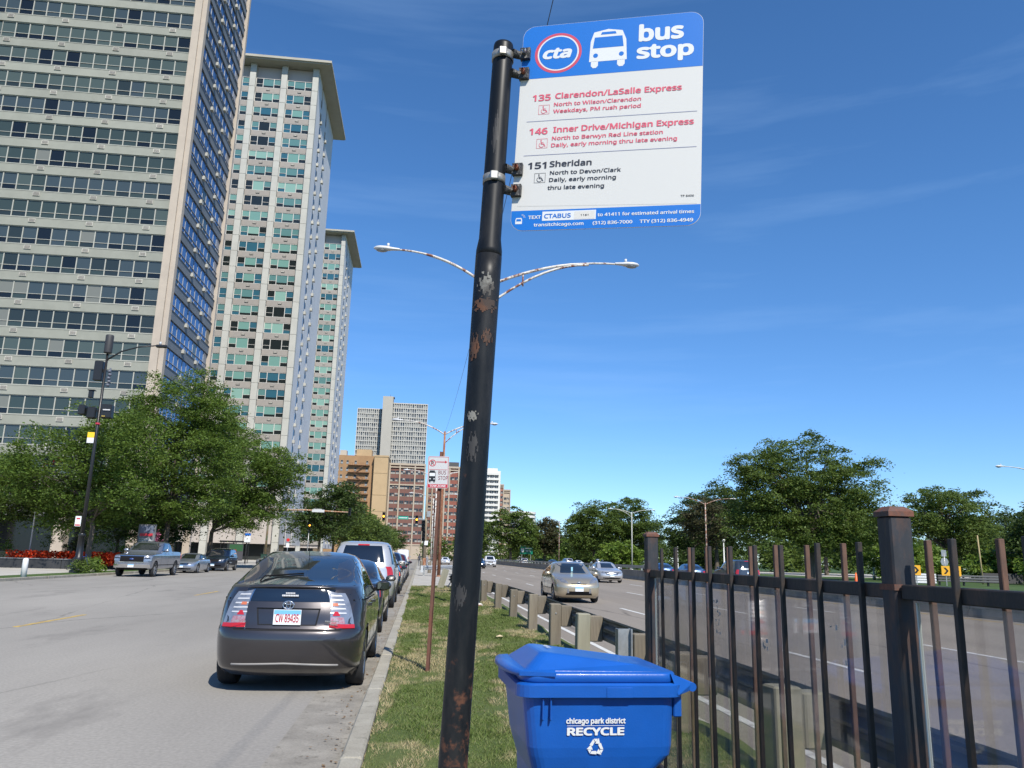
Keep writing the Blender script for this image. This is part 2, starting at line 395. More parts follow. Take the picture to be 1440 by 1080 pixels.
# ------------------------------------------------------------------ buildings
def glass(name, col, rough=.06, coat=.0, spec=.5, var=0, obj=0):
    return mat(name, col, rough, spec=spec, coat=coat, obj=obj)
M_sp = mat('pale_spandrel', (.255, .26, .222), .8, col2=(.225, .23, .195), vscale=.35, var=.04, bump=.1, bscale=4, obj=.04)
M_mull = mat('aluminium_mullion', (.36, .355, .31), .5, obj=.04)
M_beige = mat('beige_stone', (.41, .35, .285), .8, col2=(.37, .315, .26), vscale=.4, var=.04)
M_dsp = mat('slate_spandrel', (.13, .145, .16), .7, col2=(.155, .17, .19), vscale=.3)
M_core = mat('building_core', (.08, .08, .08), .9)
M_ac = mat('ac_unit', (.5, .48, .42), .7, col2=(.42, .4, .35), vscale=3, obj=.18)
M_acw = mat('white_ac_unit', (.36, .35, .31), .7, obj=.1)
M_grille = mat('dark_grille', (.12, .11, .1), .7)
G1 = [glass('dark_blind_pane', (.022, .03, .028)), glass('green_grey_pane', (.035, .05, .044)), glass('pale_blind_pane', (.06, .08, .07)),
      glass('black_pane', (.008, .01, .011)), glass('slate_pane', (.042, .058, .064)), glass('curtain_pane', (.15, .155, .135), .3)]
M_bluepane = mat('blue_pane', (.13, .24, .42), .14, metal=.65, col2=(.05, .11, .22), vscale=.6); M_smull = mat('side_mullion', (.3, .31, .33), .6)

def pane_mesh(w, zlo, zhi, mlo, mhi, split):
    b = MB(); b.box(.04, w-.04, 0, .03, zlo+.04, split-.02, 0); b.box(.04, w-.04, .0, .03, split+.02, zhi-.03, 1)
    return b.mesh('pane', [mlo, mhi])

def tower_one():
    t = thing('apartment_tower', 'tall pale apartment slab with full-width window bands, nearest tower at the left', 'building', (-28.6, 82, 0))
    # local: x<0 to the left, y>0 deeper
    MW, FH, NC = 1.44, 3.0, 14
    WL = -34*MW
    top0 = 61.32
    rows = [top0-FH*k for k in range(-7, 18)]
    core = MB(); core.box(WL, 1.05, .42, 16.2, 4.5, 84.6); core.build('core', M_core, t)
    frame = MB()
    frame.box(0.0, .05, -.02, .1, -1.9, .0); frame.box(0, MW, -.04, .1, -1.95, -1.87); frame.box(0, MW, -.02, .08, -.04, .04); frame.box(0, MW, -.015, .09, -1.32, -1.27)
    frame.box(MW-.05, MW, -.02, .1, -1.9, 0)
    fm = frame.mesh('window', M_mull)
    pm = {}
    def panes(lo, hi, blind=None):
        k = (lo, hi)
        if k not in pm: pm[k] = pane_mesh(MW, -1.9, 0, G1[lo], G1[hi], -1.295)
        return pm[k]
    half = {}
    rest = MB()
    for r, z in enumerate(rows):
        near = z < 62
        sp = MB(); sp.bbox(WL, -.02, -.06, .35, z-FH+.06, z-1.96, .02); sp.box(WL, -.02, -.09, .0, z-2.0, z-1.955); sp.box(WL, -.02, -.1, .0, z-FH+.045, z-FH+.09)
        sp.build('spandrel', M_sp, t)
        rowkind = random.choice([0, 1, 1, 2, 4, 4])
        for c in range(34):
            x = -(c+1)*MW
            rk = rowkind if random.random() < .72 else random.choice([0, 1, 2, 3, 3, 3, 4, 5])
            hi = rk; lo = random.choice([0, 3, 3, 1]) if random.random() < .6 else rk
            if near and c < NC:
                o = ob('window', fm, t, (x, .02, z)); ob('pane', panes(lo, hi), o, (0, .05, 0))
            else:
                rest.box(x, x+.07, .0, .12, z-1.9, z, 0); rest.box(x+.05, x+MW, .08, .1, z-1.9, z-1.3, 1+lo); rest.box(x+.05, x+MW, .08, .1, z-1.28, z, 1+hi)
                rest.box(x, x+MW, -.0, .1, z-1.32, z-1.27, 0)
        for j in range(0, 8):
            x = -(2.15+j*4*MW)-(r % 2)*0
            if near and j < 4 or not near:
                a = MB(); a.box(0, .68, -.13, .05, 0, .42, 0); a.box(.05, .63, -.14, -.125, .05, .37, 1)
                for q in range(4): a.box(.05, .63, -.147, -.136, .07+q*.075, .09+q*.075, 0)
                if near: a.build('air_conditioner', [M_ac, M_grille], t, (x-.3, -.02, z-2.5))
    tag(rest.build('window', [M_mull]+G1, t), kind='stuff')
    # corner columns
    c = MB(); c.box(.0, .78, -.28, .55, 0, 84.6); c.build('corner_column', M_beige, t)
    c = MB(); c.box(.80, 1.32, -.12, .62, 0, 84.6); c.build('corner_column', M_beige, t)
    c = MB(); c.box(.7, 1.5, 16.0, 16.6, 0, 84.6); c.build('corner_column', M_beige, t)
    # right-hand face
    NB = 10; m2 = 1.53
    for z in rows:
        s = MB(); s.box(.5, 1.22, .64, 15.98, z-FH+.05, z-1.95); s.box(.5, 1.28, .64, 15.98, z-1.98, z-1.93); s.build('side_spandrel', M_dsp, t)
        g = MB()
        for k in range(NB):
            y = .64+k*m2
            g.box(1.0, 1.08, y+.04, y+m2-.04, z-1.92, z, 1 if random.random() < .93 else 2)
            g.box(1.0, 1.13, y-.03, y+.03, z-1.92, z+.04, 0)
            g.box(1.0, 1.16, y, y+m2, z-1.32, z-1.27, 0)
        g.build('side_window_band', [M_smull, M_bluepane, G1[2]], t)
        for y in (5.6, 10.6):
            a = MB(); a.box(1.2, 1.5, y, y+.62, z-2.45, z-2.02); a.build('air_conditioner', M_acw, t)
    rf = MB(); rf.box(WL, 1.4, -.3, 16.6, 84.6, 85.4); rf.build('roof', M_beige, t)
    # ground floor pilotis and lobby
    pl = MB(); pl.box(WL, .2, 3.5, 15, 0, 4.4); pl.build('lobby', mat('lobby_glass', (.03, .035, .035), .15), t)
    for k in range(9):
        c = MB(); c.box(-7.6*k-7.2, -7.6*k-6.1, .4, 1.6, 0, 9.0); c.build('column', M_beige, t)
tower_one()

M_conc2 = mat('white_concrete', (.42, .415, .375), .8, col2=(.37, .365, .33), vscale=.3, var=.03)
M_pink = mat('pinkish_spandrel', (.28, .255, .23), .8, col2=(.25, .23, .205), vscale=.5, obj=.05)
M_wallp = mat('pale_side_wall', (.52, .53, .55), .8, col2=(.48, .49, .51), vscale=.2)
M_eave = mat('eave_concrete', (.36, .34, .28), .8, col2=(.32, .3, .25), vscale=.3)
G2 = [glass('turquoise_pane', (.14, .27, .235)), glass('teal_pane', (.09, .19, .185)), glass('deep_teal_pane', (.03, .10, .14)), glass('smoke_pane', (.015, .02, .02)), glass('pale_turquoise_pane', (.2, .34, .29))]
def tower_two(Y, XR, label, nbay, split_panes, H=99.9, FH=3.265, nfl=27, seed=1):
    rr = random.Random(seed)
    t = thing('apartment_tower', label, 'building', (XR, Y, 0))
    BW, CW = 6.3, 1.2
    WL = -nbay*BW-CW
    core = MB(); core.box(WL, -.12, .5, 26, 3, H-.1); core.build('core', mat('tower_wall', (.4, .36, .33), .9), t)
    for k in range(nbay+1):
        c = MB(); x = -k*BW
        z = 0.0
        while z < H-.2:
            z1 = min(z+FH, H-.02); c.bbox(x-CW, x, -.55, .6, z+.015, z1-.015, .03); z = z1
        c.build('column', M_conc2, t)
    fr = MB(); WW = BW-CW-.1
    xs = [0, WW*.285, WW*.715, WW]
    for x in xs: fr.box(x-.06, x+.06, -.04, .1, -2.05, 0)
    fr.box(0, WW, -.05, .1, -2.1, -2.02); fr.box(0, WW, -.05, .1, -.06, .02)
    for a in (0, 2): fr.box(xs[a], xs[a+1], -.03, .1, -1.3, -1.24)
    fm = fr.mesh('window', mat('window_frame_pale', (.5, .48, .44), .5))
    pmc = {}
    def pm(i, kind, wd, slot):
        k = (i, kind, slot)
        if k not in pmc:
            b = MB(); x0, x1 = xs[i]+.05, xs[i+1]-.05
            if i == 1:
                b.box(x0, x1, .04, .07, -2.0 if slot != 2 else -1.55, -.04, 0)
                if slot == 2: b.box(x0, x1, .04, .07, -2.0, -1.56, 1)
            else: b.box(x0, x1, .04, .07, -1.24, -.04, 0); b.box(x0, x1, .04, .07, -2.0, -1.3, 1)
            pmc[k] = b.mesh('pane', [G2[kind], G2[slot+1] if slot < 3 else G2[3]])
        return pmc[k]
    for k in range(nfl):
        z = H-2.94-FH*k
        for j in range(nbay):
            x = -(j+1)*BW+.05
            base = rr.choice([0, 0, 4, 4, 1, 1, 3, 2, 0]) if k > 2 else rr.choice([1, 2, 0])
            o = ob('window', fm, t, (x, .1, z))
            if split_panes:
                for i in range(3):
                    kd = base if i == 1 or rr.random() < .5 else rr.choice([1, 3, 2])
                    ob('pane', pm(i, kd, 0, rr.choice([1, 2, 2])), o)
            else:
                b_ = pmc.get(('w', base))
                if b_ is None:
                    b = MB(); b.box(.05, WW-.05, .04, .07, -1.3, -.04, 0); b.box(xs[1], xs[2], .041, .071, -2.0, -1.3, 0)
                    b.box(.05, xs[1], .04, .07, -2.0, -1.3, 1); b.box(xs[2], WW-.05, .04, .07, -2.0, -1.3, 1)
                    b_ = pmc[('w', base)] = b.mesh('pane', [G2[base], G2[3]])
                ob('pane', b_, o)
            s = MB(); s.bbox(0, WW, -.08, .3, -FH+.05, -2.13, .02); s.build('spandrel', M_pink, t, (x, .1, z))
            a = MB(); a.box(WW*.44, WW*.58, -.2, -.05, -2.75, -2.42, 0)
            for q in range(3): a.box(WW*.45, WW*.57, -.21, -.195, -2.71+q*.1, -2.66+q*.1, 1)
            a.build('air_conditioner', [M_grille, M_ac], t, (x, .1, z))
    # side wall with window strips and protruding air conditioners
    sw = MB()
    for y0, y1 in ((.61, 5.4), (7.1, 13.0), (14.6, 26.2)): sw.box(-.4, -.02, y0, y1, 3, H-.05)
    sw.build('side_wall', M_wallp, t)
    for (ya, yb) in ((5.4, 7.1), (13.0, 14.6)):
        for k in range(nfl):
            z = H-2.94-FH*k
            s = MB(); s.box(-.4, -.10, ya, yb, z-2.0, z-.1, 0); s.box(-.35, -.06, ya, yb, z-3.2, z-2.0, 1)
            s.build('side_window', [G2[3], M_wallp], t)
            if k > 0:
                a = MB(); a.box(-.2, .42, ya+.1 if ya < 6 else ya+.3, yb-.9 if ya < 6 else yb-.5, z-2.8, z-2.2); a.build('air_conditioner', M_acw, t)
    rf = MB(); rf.box(WL-1.5, 2.4, -2.3, 28, H, H+.25); rf.box(WL-1.5, 2.7, -2.6, 28.3, H+.25, H+.75); rf.build('roof', M_eave, t)
    lob = MB(); lob.box(WL, -3, 2.5, 24, 0, 3.0); lob.build('lobby', mat('lobby_glass', (.03, .035, .035), .15), t)
    return t
tower_two(149, -25.65, 'white-columned tower with turquoise windows and thin flat roof, taller-looking of the two alike', 4, True, seed=3)
tower_two(232, -27.6, 'farther white-columned turquoise-windowed tower with flat roof, behind the larger alike one', 3, False, H=98.2, seed=5, nfl=28)

def grid_tower():
    t = thing('apartment_block', 'grey tower with a fine window grid and a bare lift shaft', 'building', (0, 450, 0))
    Mg = mat('grey_grid_concrete', (.42, .41, .38), .8, var=.05, vscale=.1); Md = mat('grid_glass', (.10, .115, .13), .2); Mc = mat('grid_curtain', (.3, .31, .3), .5)
    def face(x0, x1, y, z0, z1, nx, nz, nm='facade', flip=0, depth=0):
        b = MB(); dx, dz = (x1-x0)/nx, (z1-z0)/nz
        b.box(x0, x1, y+.9, y+1.2, z0, z1, 1)
        for i in range(nx+1): b.box(x0+i*dx-.2, x0+i*dx+.2, y, y+.89, z0, z1, 0)
        for k in range(nz+1): b.box(x0, x1, y+.1, y+.88, z0+k*dz-.28, z0+k*dz+.28, 0)
        for i in range(nx):
            for k in range(nz):
                r = random.random()
                if r < .6: b.box(x0+i*dx+.25, x0+(i+.6+r)*dx-.25 if r < .3 else x0+(i+1)*dx-.25, y+.7, y+.88, z0+k*dz+.5, z0+(k+1)*dz-.5, 2)
        o = tag(b.build(nm, [Mg, Md, Mc], t), kind='stuff'); return o
    face(-39.8, -25.6, 3.0, 20, 84.2, 12, 24, 'window_grid')
    face(-23.9, .3, 0, 20, 87.6, 19, 25, 'window_grid')
    b = MB(); b.box(-25.4, -19.6, -3.6, 8, 0, 90.8); b.build('lift_shaft', mat('bare_concrete', (.36, .34, .3), .85, var=.04, vscale=.1), t)
    b = MB(); b.box(-39.8, -23.6, 4.3, 18, 0, 84.4); b.box(-23.6, .3, 1.3, 18, 0, 87.9); b.build('block', Mg, t)
    b = MB()
    for k in range(25):
        for j in range(5): b.box(.3, .42, 2+j*3.1, 3.9+j*3.1, 20.8+k*2.704, 22.6+k*2.704)
    tag(b.build('side_window', Md, t), kind='stuff')
    b = MB(); b.box(-23, -19, 0, 5, 90.8, 91.3); b.tube([(-21.5, 2, 91), (-21.5, 2, 93)], .12, 6); b.build('roof_cap', M_core, t)
grid_tower()

def orange_block():
    t = thing('brick_building', 'orange-tan brick block with fire escapes, standing left of the red brick apartments', 'building', (0, 350, 0))
    Mo = mat('orange_brick', (.32, .19, .095), .85, col2=(.27, .16, .08), vscale=.12, var=.08); Mt = mat('tan_render', (.42, .30, .17), .85, col2=(.37, .265, .15), vscale=.15)
    Mr = mat('rusty_stair', (.16, .075, .04), .8); Mw = mat('small_pane', (.25, .28, .3), .2); Md = mat('dark_pane', (.03, .035, .04), .15)
    b = MB(); b.box(-44, -21.6, 0, 25, 0, 44.2); b.build('wall', Mo, t)
    b = MB(); b.box(-21.9, -15.8, -3, 22, 0, 43.6); b.build('wall', Mt, t, )
    b = MB(); b.box(-22.1, -15.6, -3.2, 22.2, 43.6, 44.3); b.build('cornice', Mt, t)
    for z in (20, 27, 36.5): b = MB(); b.box(-21.8, -15.9, -3.12, -2.95, z, z+.35); b.build('ledge', Mt, t)
    b = MB(); b.box(-30.3, -23.6, 3, 12, 44.25, 47.4); b.build('penthouse', Mt, t)
    b = MB(); b.box(-37.5, -34.6, 3, 8, 44.25, 46.8); b.build('penthouse', mat('grey_render', (.4, .36, .3), .9), t)
    for k in range(12):
        z = 40.4-k*3.15
        for x in (-38.2, -36.6, -34.1, -30.6, -25.6):
            w_ = MB(); w_.box(0, 1.0, -.12, .05, 0, 1.55, 0); w_.box(.06, .94, -.14, -.115, .06, .75, 1); w_.box(.06, .94, -.14, -.115, .82, 1.5, 2)
            w_.build('window', [M_mull, Mw, Md], t, (x, 0, z))
        f = MB(); f.box(-33.3, -23.9, -1.5, -.05, z-.65, z-.5); f.box(-33.3, -23.9, -1.5, -1.44, z+.35, z+.42)
        for q in range(11): f.box(-33.3+q*.93, -33.22+q*.93, -1.49, -1.43, z-.5, z+.35)
        if k: f.obox((-28.6, -1.0, z+1.1), 5.4, .5, .16, Matrix.Rotation((-1)**k*.55, 3, 'Y'))
        f.build('fire_escape', Mr, t)
orange_block()

def brick_apartments(label, x0, x1, Y, H, bays, red, seed, z_band=(33, ), fh=3.35, name='brick_building'):
    rr = random.Random(seed); t = thing(name, label, 'building', ((x0+x1)/2, Y, 0)); cx = (x0+x1)/2
    Mb = mat('red_brick_%d' % seed, red, .85, col2=tuple(c*.82 for c in red), vscale=.15, var=.08); Mc = mat('cream_terracotta', (.38, .32, .25), .8)
    Md = mat('dark_pane', (.03, .035, .04), .15); Mp = mat('pale_blind', (.28, .28, .265), .5)
    W = x1-x0; b = MB(); b.box(-W/2, W/2, 0, 22, 0, H); b.build('wall', Mb, t)
    b = MB(); b.box(-W/2-.3, W/2+.3, -.7, 22, H-.9, H); b.build('cornice', Mc, t)
    for z in (H-2.1, )+tuple(z_band)+(6.05, ): b = MB(); b.box(-W/2-.2, W/2+.2, -.55, .0, z, z+.55); b.build('string_course', Mc, t)
    b = MB(); b.box(-W/2-.1, W/2+.1, -.3, 0, .1, 6); b.build('stone_base', Mc, t)
    for q in sorted(set((0, bays//3, bays-bays//3, bays))):
        p = MB(); x = -W/2+q*W/bays; p.box(x-.3, x+.3, -.6, -.02, 0, H-.95); p.build('pilaster', Mc, t)
    wm = []
    for hi, lo in ((0, 1), (0, 0), (1, 0), (0, 1)):
        w_ = MB(); w_.box(0, .95, -.06, .02, 0, .68, 1+lo); w_.box(0, .95, -.06, .02, .72, 1.42, 1+hi)
        w_.box(-.05, 1.0, -.1, -.0, -.1, -.01, 0); wm.append(w_.mesh('window', [Mc, Md, Mp]))
    nf = int((H-9)/fh); npb = 2
    cnt = 0; extra = MB()
    for k in range(nf):
        z = 7.6+k*fh
        for q in range(bays):
            for j in range(npb):
                x = -W/2+(q+(j+.62)/(npb+.25))*W/bays-.45+.2
                if cnt < 290: ob('window', rr.choice(wm), t, (x, 0, z)); cnt += 1
    return t
brick_apartments('red brick apartments with cream pilasters behind the bus-stop parking sign', -15.4, .5, 360, 42.6, 7, (.165, .08, .065), 11, (32.6,))
brick_apartments('second red brick block just left of the dark sign pole, behind the lamp post', 2.0, 9.5, 395, 39, 3, (.19, .09, .07), 12, (26,))
brick_apartments('bright red brick block partly hidden by the dark sign pole', 10.2, 19.0, 380, 44.2, 4, (.24, .085, .06), 13, ())
b = MB(); b.box(-2.6, 2.2, 2, 8, 44.21, 46.6)
o = [x for x in bpy.data.objects if x.get('label', '').startswith('bright red brick')][0]; b.build('penthouse', M_core, o)

def white_tower():
    t = thing('apartment_block', 'white high-rise with bay windows seen just right of the dark sign pole', 'building', (38.6, 450, 0))
    Mw = mat('white_render', (.58, .57, .54), .8, var=.04, vscale=.1); Md = mat('dark_pane', (.03, .035, .04), .15)
    b = MB(); b.box(-7.5, 5.4, 0, 16, 0, 50.5); b.box(-6.4, 3.8, 2, 14, 50.5, 52.2); b.build('wall', Mw, t)
    c = MB()
    for z in np.arange(8, 50, 2.95): c.box(-3.8, 4.4, -1.2, -.02, z-1.3, z-.02)
    c.build('bay', Mw, t)
    for z in np.arange(8, 49, 2.95):
        for x in (-6.9, -5.4, ): 
            w_ = MB(); w_.box(0, .9, -.06, .06, 0, 1.5); w_.build('window', Md, t, (x, 0, z))
        for x in (-3.2, -.4, 2.4):
            w_ = MB(); w_.box(0, 1.7, -.6, .06, .05, 1.55, 0); w_.box(.8, .9, -.64, -.59, .05, 1.55, 1); w_.build('window', [Md, Mw], t, (x, -.0, z))
white_tower()
brick_apartments('small far brick block with a dark roof to the right of the white high-rise', 46.8, 51.0, 500, 47.6, 2, (.3, .14, .1), 14, (), fh=3.1)
brick_apartments('narrow tan far block beside the small brick block', 51.8, 56.4, 510, 45.2, 2, (.42, .35, .27), 15, (), fh=3.1)
t = thing('apartment_block', 'low curved white block showing just above the distant trees', 'building', (88, 700, 0))
b = MB(); n = 16
for k in range(4): b.lathe([(13, 40-k*3.4), (13, 42-k*3.4)], 28, mi=0); b.lathe([(12.4, 38.6-k*3.4), (12.4, 40-k*3.4)], 28, mi=1)
b.lathe([(12, 0), (12, 27)], 28, mi=0); b.lathe([(13, 42), (.1, 42.2)], 28, mi=0); b.build('wall', [mat('white_render', (.6, .6, .58)), mat('dark_pane', (.03, .035, .04))], t)
# ------------------------------------------------------------------ trees and plants
M_bark = mat('bark', (.075, .06, .045), .95, col2=(.12, .1, .08), vscale=4, bump=.5, bscale=12, stretch=(1, 1, .3))
LM = {'locust': leaf_mat('locust_leaves', (.045, .085, .014), (.12, .185, .03)),
      'dark': leaf_mat('dark_leaves', (.03, .055, .014), (.07, .11, .026)),
      'mid': leaf_mat('mid_leaves', (.048, .084, .016), (.115, .165, .034)),
      'light': leaf_mat('light_leaves', (.075, .135, .018), (.15, .22, .035)),
      'brown': leaf_mat('brownish_leaves', (.035, .045, .018), (.095, .085, .04)),
      'red': leaf_mat('red_petals', (.45, .03, .008), (.65, .09, .02)),
      'pink': leaf_mat('pink_petals', (.45, .08, .18), (.6, .2, .3))}
def leaves(crowns, nclump, per, size, crad, seed, flat=.35, shell=.45):
    g = np.random.default_rng(seed); C_, T_ = [], []
    vol = np.array([c[3]*c[4]*c[5] for c in crowns])**.8; vol = vol/vol.sum()
    for c, fr in zip(crowns, vol):
        n = max(3, int(nclump*fr)); d = g.normal(size=(n, 3)); d /= np.linalg.norm(d, axis=1)[:, None]
        ph = g.uniform(0, 6, 6)
        lump = 1+.16*np.sin(d[:, 0]*4+ph[0])*np.sin(d[:, 1]*4+ph[1])+.12*np.sin(d[:, 2]*5+d[:, 0]*6+ph[2])
        r = (shell+(1-shell)*g.uniform(0, 1, n)**.6)*lump
        C_.append(d*r[:, None]*np.array(c[3:6])+np.array(c[:3]))
    C_ = np.concatenate(C_); n = len(C_)
    k = g.integers(int(per*.5), int(per*1.5), n); idx = np.repeat(np.arange(n), k); N = len(idx)
    off = g.normal(size=(N, 3))*np.array([1, 1, flat])*crad*g.uniform(.6, 1.3, n)[idx][:, None]*.6
    P = C_[idx]+off; P[:, 2] -= .25*(off[:, 0]**2+off[:, 1]**2)/max(crad, .1)
    u = g.normal(size=(N, 3))*np.array([1, 1, .45]); u /= np.linalg.norm(u, axis=1)[:, None]
    nn = g.normal(size=(N, 3))*.75+np.array([0, 0, 1]); v = np.cross(nn, u); v /= np.linalg.norm(v, axis=1)[:, None]+1e-9
    s = size*g.uniform(.55, 1.25, N)[:, None]
    V = np.stack([P-u*s*.5, P+v*s*.24-u*s*.05, P+u*s*.5, P-v*s*.24-u*s*.05], 1).reshape(-1, 3)
    tc_ = g.uniform(0, 1, n); t = np.clip(tc_[idx]*.65+g.uniform(0, .45, N), 0, 1)
    return C_, V, np.arange(N*4).reshape(-1, 4), np.repeat(t, 4)
def tree(name, label, loc, crowns, kind, nclump=260, per=60, size=.3, crad=.75, tr=.18, seed=1, group=None, limbs=22, flat=.35, cat='tree', fork=None, lean=0):
    t = thing(name, label, cat, loc, 0, group)
    C_, V, F, T = leaves(crowns, nclump, per, size, crad, seed, flat)
    crown = ob('crown', np_mesh('crown', V, F, LM[kind], T), t)
    g = random.Random(seed); b = MB()
    zc = min(c[2]-c[5]*.6 for c in crowns); zc = fork or max(1.2, zc)
    top = max(c[2]+c[5]*.3 for c in crowns); cx = float(np.mean([c[0] for c in crowns])); cy = float(np.mean([c[1] for c in crowns]))
    p0 = Vector((0, 0, -.1)); p1 = Vector((lean*.4, 0, zc)); p2 = Vector((cx*.6+lean*.5, cy*.6, (zc+top)/2)); p3 = Vector((cx, cy, top))
    b.tube([p0, Vector((0, 0, .25)), p0.lerp(p1, .5)+Vector((g.uniform(-.1, .1), 0, 0)), p1, p2, p3], [tr*1.45, tr*1.1, tr*.95, tr*.8, tr*.45, tr*.1], 8, cap=False)
    order = sorted(range(len(C_)), key=lambda i: g.random())[:limbs]
    for i in order:
        e = Vector(C_[i]); a = g.uniform(.0, .75); s = p1.lerp(p2, a/.75*.999) if a < .4 else p1.lerp(p3, a)
        mid = s.lerp(e, .5)+Vector((g.uniform(-.3, .3), g.uniform(-.3, .3), g.uniform(.0, .5)))
        b.tube([s, mid, e], [tr*.42, tr*.24, tr*.06], 5, cap=False)
    b.build('trunk', M_bark, t); return t

GL = 'street trees along the left pavement'
tree('honey_locust', 'feathery green street tree nearest on the left, rising behind the black lamp post', (-22.6, 58, .1),
     [(-2.5, 0, 7.3, 4.6, 4, 2.6), (.8, -.5, 8.6, 3.6, 3.6, 2.6), (-5.2, 0, 5.6, 3.2, 3, 1.6), (1.2, -1, 5.4, 3, 3, 1.5), (-1.5, 1, 4.2, 4.2, 3, 1.4)], 'locust', 500, 120, .21, .8, .2, 21, limbs=40, fork=2.8)
tree('honey_locust', 'tallest feathery green street tree, above the silver pickup truck on the left', (-20.3, 66, .1),
     [(0, 0, 12.3, 4.2, 4, 3.7), (2.6, -1, 8.6, 3.6, 3.6, 3), (-2.6, 0, 9.2, 3.4, 3.5, 3), (1, -1, 5.6, 4, 3.5, 2), (-1.6, 0, 4.6, 3.4, 3, 1.4), (2.2, 0, 11.8, 2.6, 3, 2.2)], 'locust', 680, 125, .215, .8, .24, 22, limbs=46, fork=3.2, lean=.5)
tree('honey_locust', 'wide feathery street tree reaching right in front of the white-columned tower', (-20.4, 80, .1),
     [(3.2, 0, 9.0, 4.6, 4.2, 3.4), (6.5, -1, 9.6, 2.7, 3, 2.0), (.5, 0, 12.5, 3.2, 3, 2.4), (4.0, -1, 5.7, 3.6, 3.5, 1.9), (1.5, 0, 5.0, 3.6, 3, 1.7)], 'locust', 560, 120, .23, .85, .24, 23, limbs=40, fork=3.2, lean=.6)
tree('dark_tree', 'low dark tree added to deepen the shade behind the honey locusts in front of the lobby columns', (-25.5, 71, .1),
     [(0, 0, 4.4, 5.2, 3, 2.4), (3.5, 0, 3.6, 2.6, 2.5, 1.8)], 'dark', 260, 80, .26, .8, .16, 27, limbs=16)  # extra tree, put in to darken the shaded area below the locust crowns
tree('dark_tree', 'low dark leafy tree at the left frame edge behind the red flower bed', (-31, 62, .1),
     [(0, 0, 5.2, 4.6, 3, 2.4), (-3, 1, 6.2, 4, 3, 2.3), (3.4, 0, 4.2, 2.6, 2.5, 1.5)], 'mid', 300, 70, .27, .7, .16, 24, limbs=24)
tree('dark_tree', 'dense dark street tree behind the rusty signal arm, right of the towers', (-17.6, 143, .1),
     [(1.2, 0, 8.6, 5.6, 5, 4.4), (3.6, 0, 11.6, 3.3, 3.5, 2.8), (-2.2, 0, 6.3, 4, 4, 3)], 'dark', 300, 60, .5, 1.1, .25, 25, limbs=20)
specs = [(-15.6, 165, 7.0, 13.6, 'mid'), (-14.6, 190, 6.5, 12.4, 'mid'), (-14.2, 218, 6.5, 12.2, 'dark'), (-14, 250, 6.6, 12.6, 'mid'), (-13.6, 290, 6.8, 12.8, 'mid'), (-12, 332, 7, 13.5, 'dark')]
nm = ['mid-green street tree just beyond the dense dark one by the signal arm', 'second mid-green tree beyond the dark one, in front of the tan blank wall',
      'third rounded tree down the left pavement below the tan block', 'fourth tree down the left pavement below the red brick apartments', 'fifth, small-looking tree far down the left pavement', 'farthest tree at the end of the left tree row']
for i, (x, y, r, h, k) in enumerate(specs):
    tree('street_tree', nm[i], (x-2, y, .1), [(2, 0, h*.6, r*.85, r*.85, h*.34), (3.4, 0, h*.5, r*.6, r*.6, h*.28)], k, 170, 42, .62, 1.2, .25, 30+i, GL, limbs=10)

# shrubs and flowers behind the low black wall
def shrub(label, x, y, r, h, kind, seed, nm='shrub', cat='shrub'):
    C_, V, F, T = leaves([(0, 0, h*.5, r, r*.8, h*.5)], 26, 46, .15, .25, seed, .8, .5)
    o = ob(nm, np_mesh(nm, V, F, LM[kind], T), None, (x, y, .1 if y < 55 else .62)); tag(o, label, cat, 'shrubs in the flower bed')
shrub('rounded green bush left of the black lamp post, in the flower bed', -26.0, 61.5, 1.5, 2.2, 'mid', 41)
shrub('dark purple-brown bush right beside the black lamp post', -24.6, 61.0, .9, 1.7, 'brown', 42)
shrub('lime-yellow bush just right of the black lamp post', -23.3, 61.2, 1.2, 1.9, 'light', 43)
shrub('second lime-yellow bush, left of the pickup truck', -20.9, 61.2, 1.2, 1.6, 'light', 44)
shrub('pink flowering bush above the pickup hood', -20.1, 62.6, 1.0, 2.3, 'pink', 45)
shrub('low clipped bush on the grass beside the pickup bumper', -19.6, 49.8, 1.0, .75, 'mid', 46)
shrub('second low clipped bush behind the pickup bumper', -20.2, 52.5, 1.0, .85, 'light', 47)
shrub('lime bush at the far left of the flower bed', -30.5, 61.4, 1.3, 1.6, 'light', 48)
g_ = np.random.default_rng(5); N = 7000
x = g_.uniform(-40, -19.8, N); y = 59.3+g_.normal(0, .3, N); z = .95+g_.uniform(-.55, .32, N); keep = (np.sin(x*1.1)+np.sin(x*.53+1)) > -.85; x, y, z = x[keep], y[keep], z[keep]
P = np.stack([x, y, z], 1); u = g_.normal(size=P.shape); u /= np.linalg.norm(u, axis=1)[:, None]; v = np.cross(u, g_.normal(size=P.shape)); v /= np.linalg.norm(v, axis=1)[:, None]; s = .085
V = np.stack([P-u*s, P+v*s, P+u*s, P-v*s], 1).reshape(-1, 3)
tag(ob('red_flowers', np_mesh('red_flowers', V, np.arange(len(V)).reshape(-1, 4), LM['red'], g_.uniform(0, 1, len(V)))), 'band of orange-red bedding flowers behind the low black wall', 'flowers', kind='stuff')

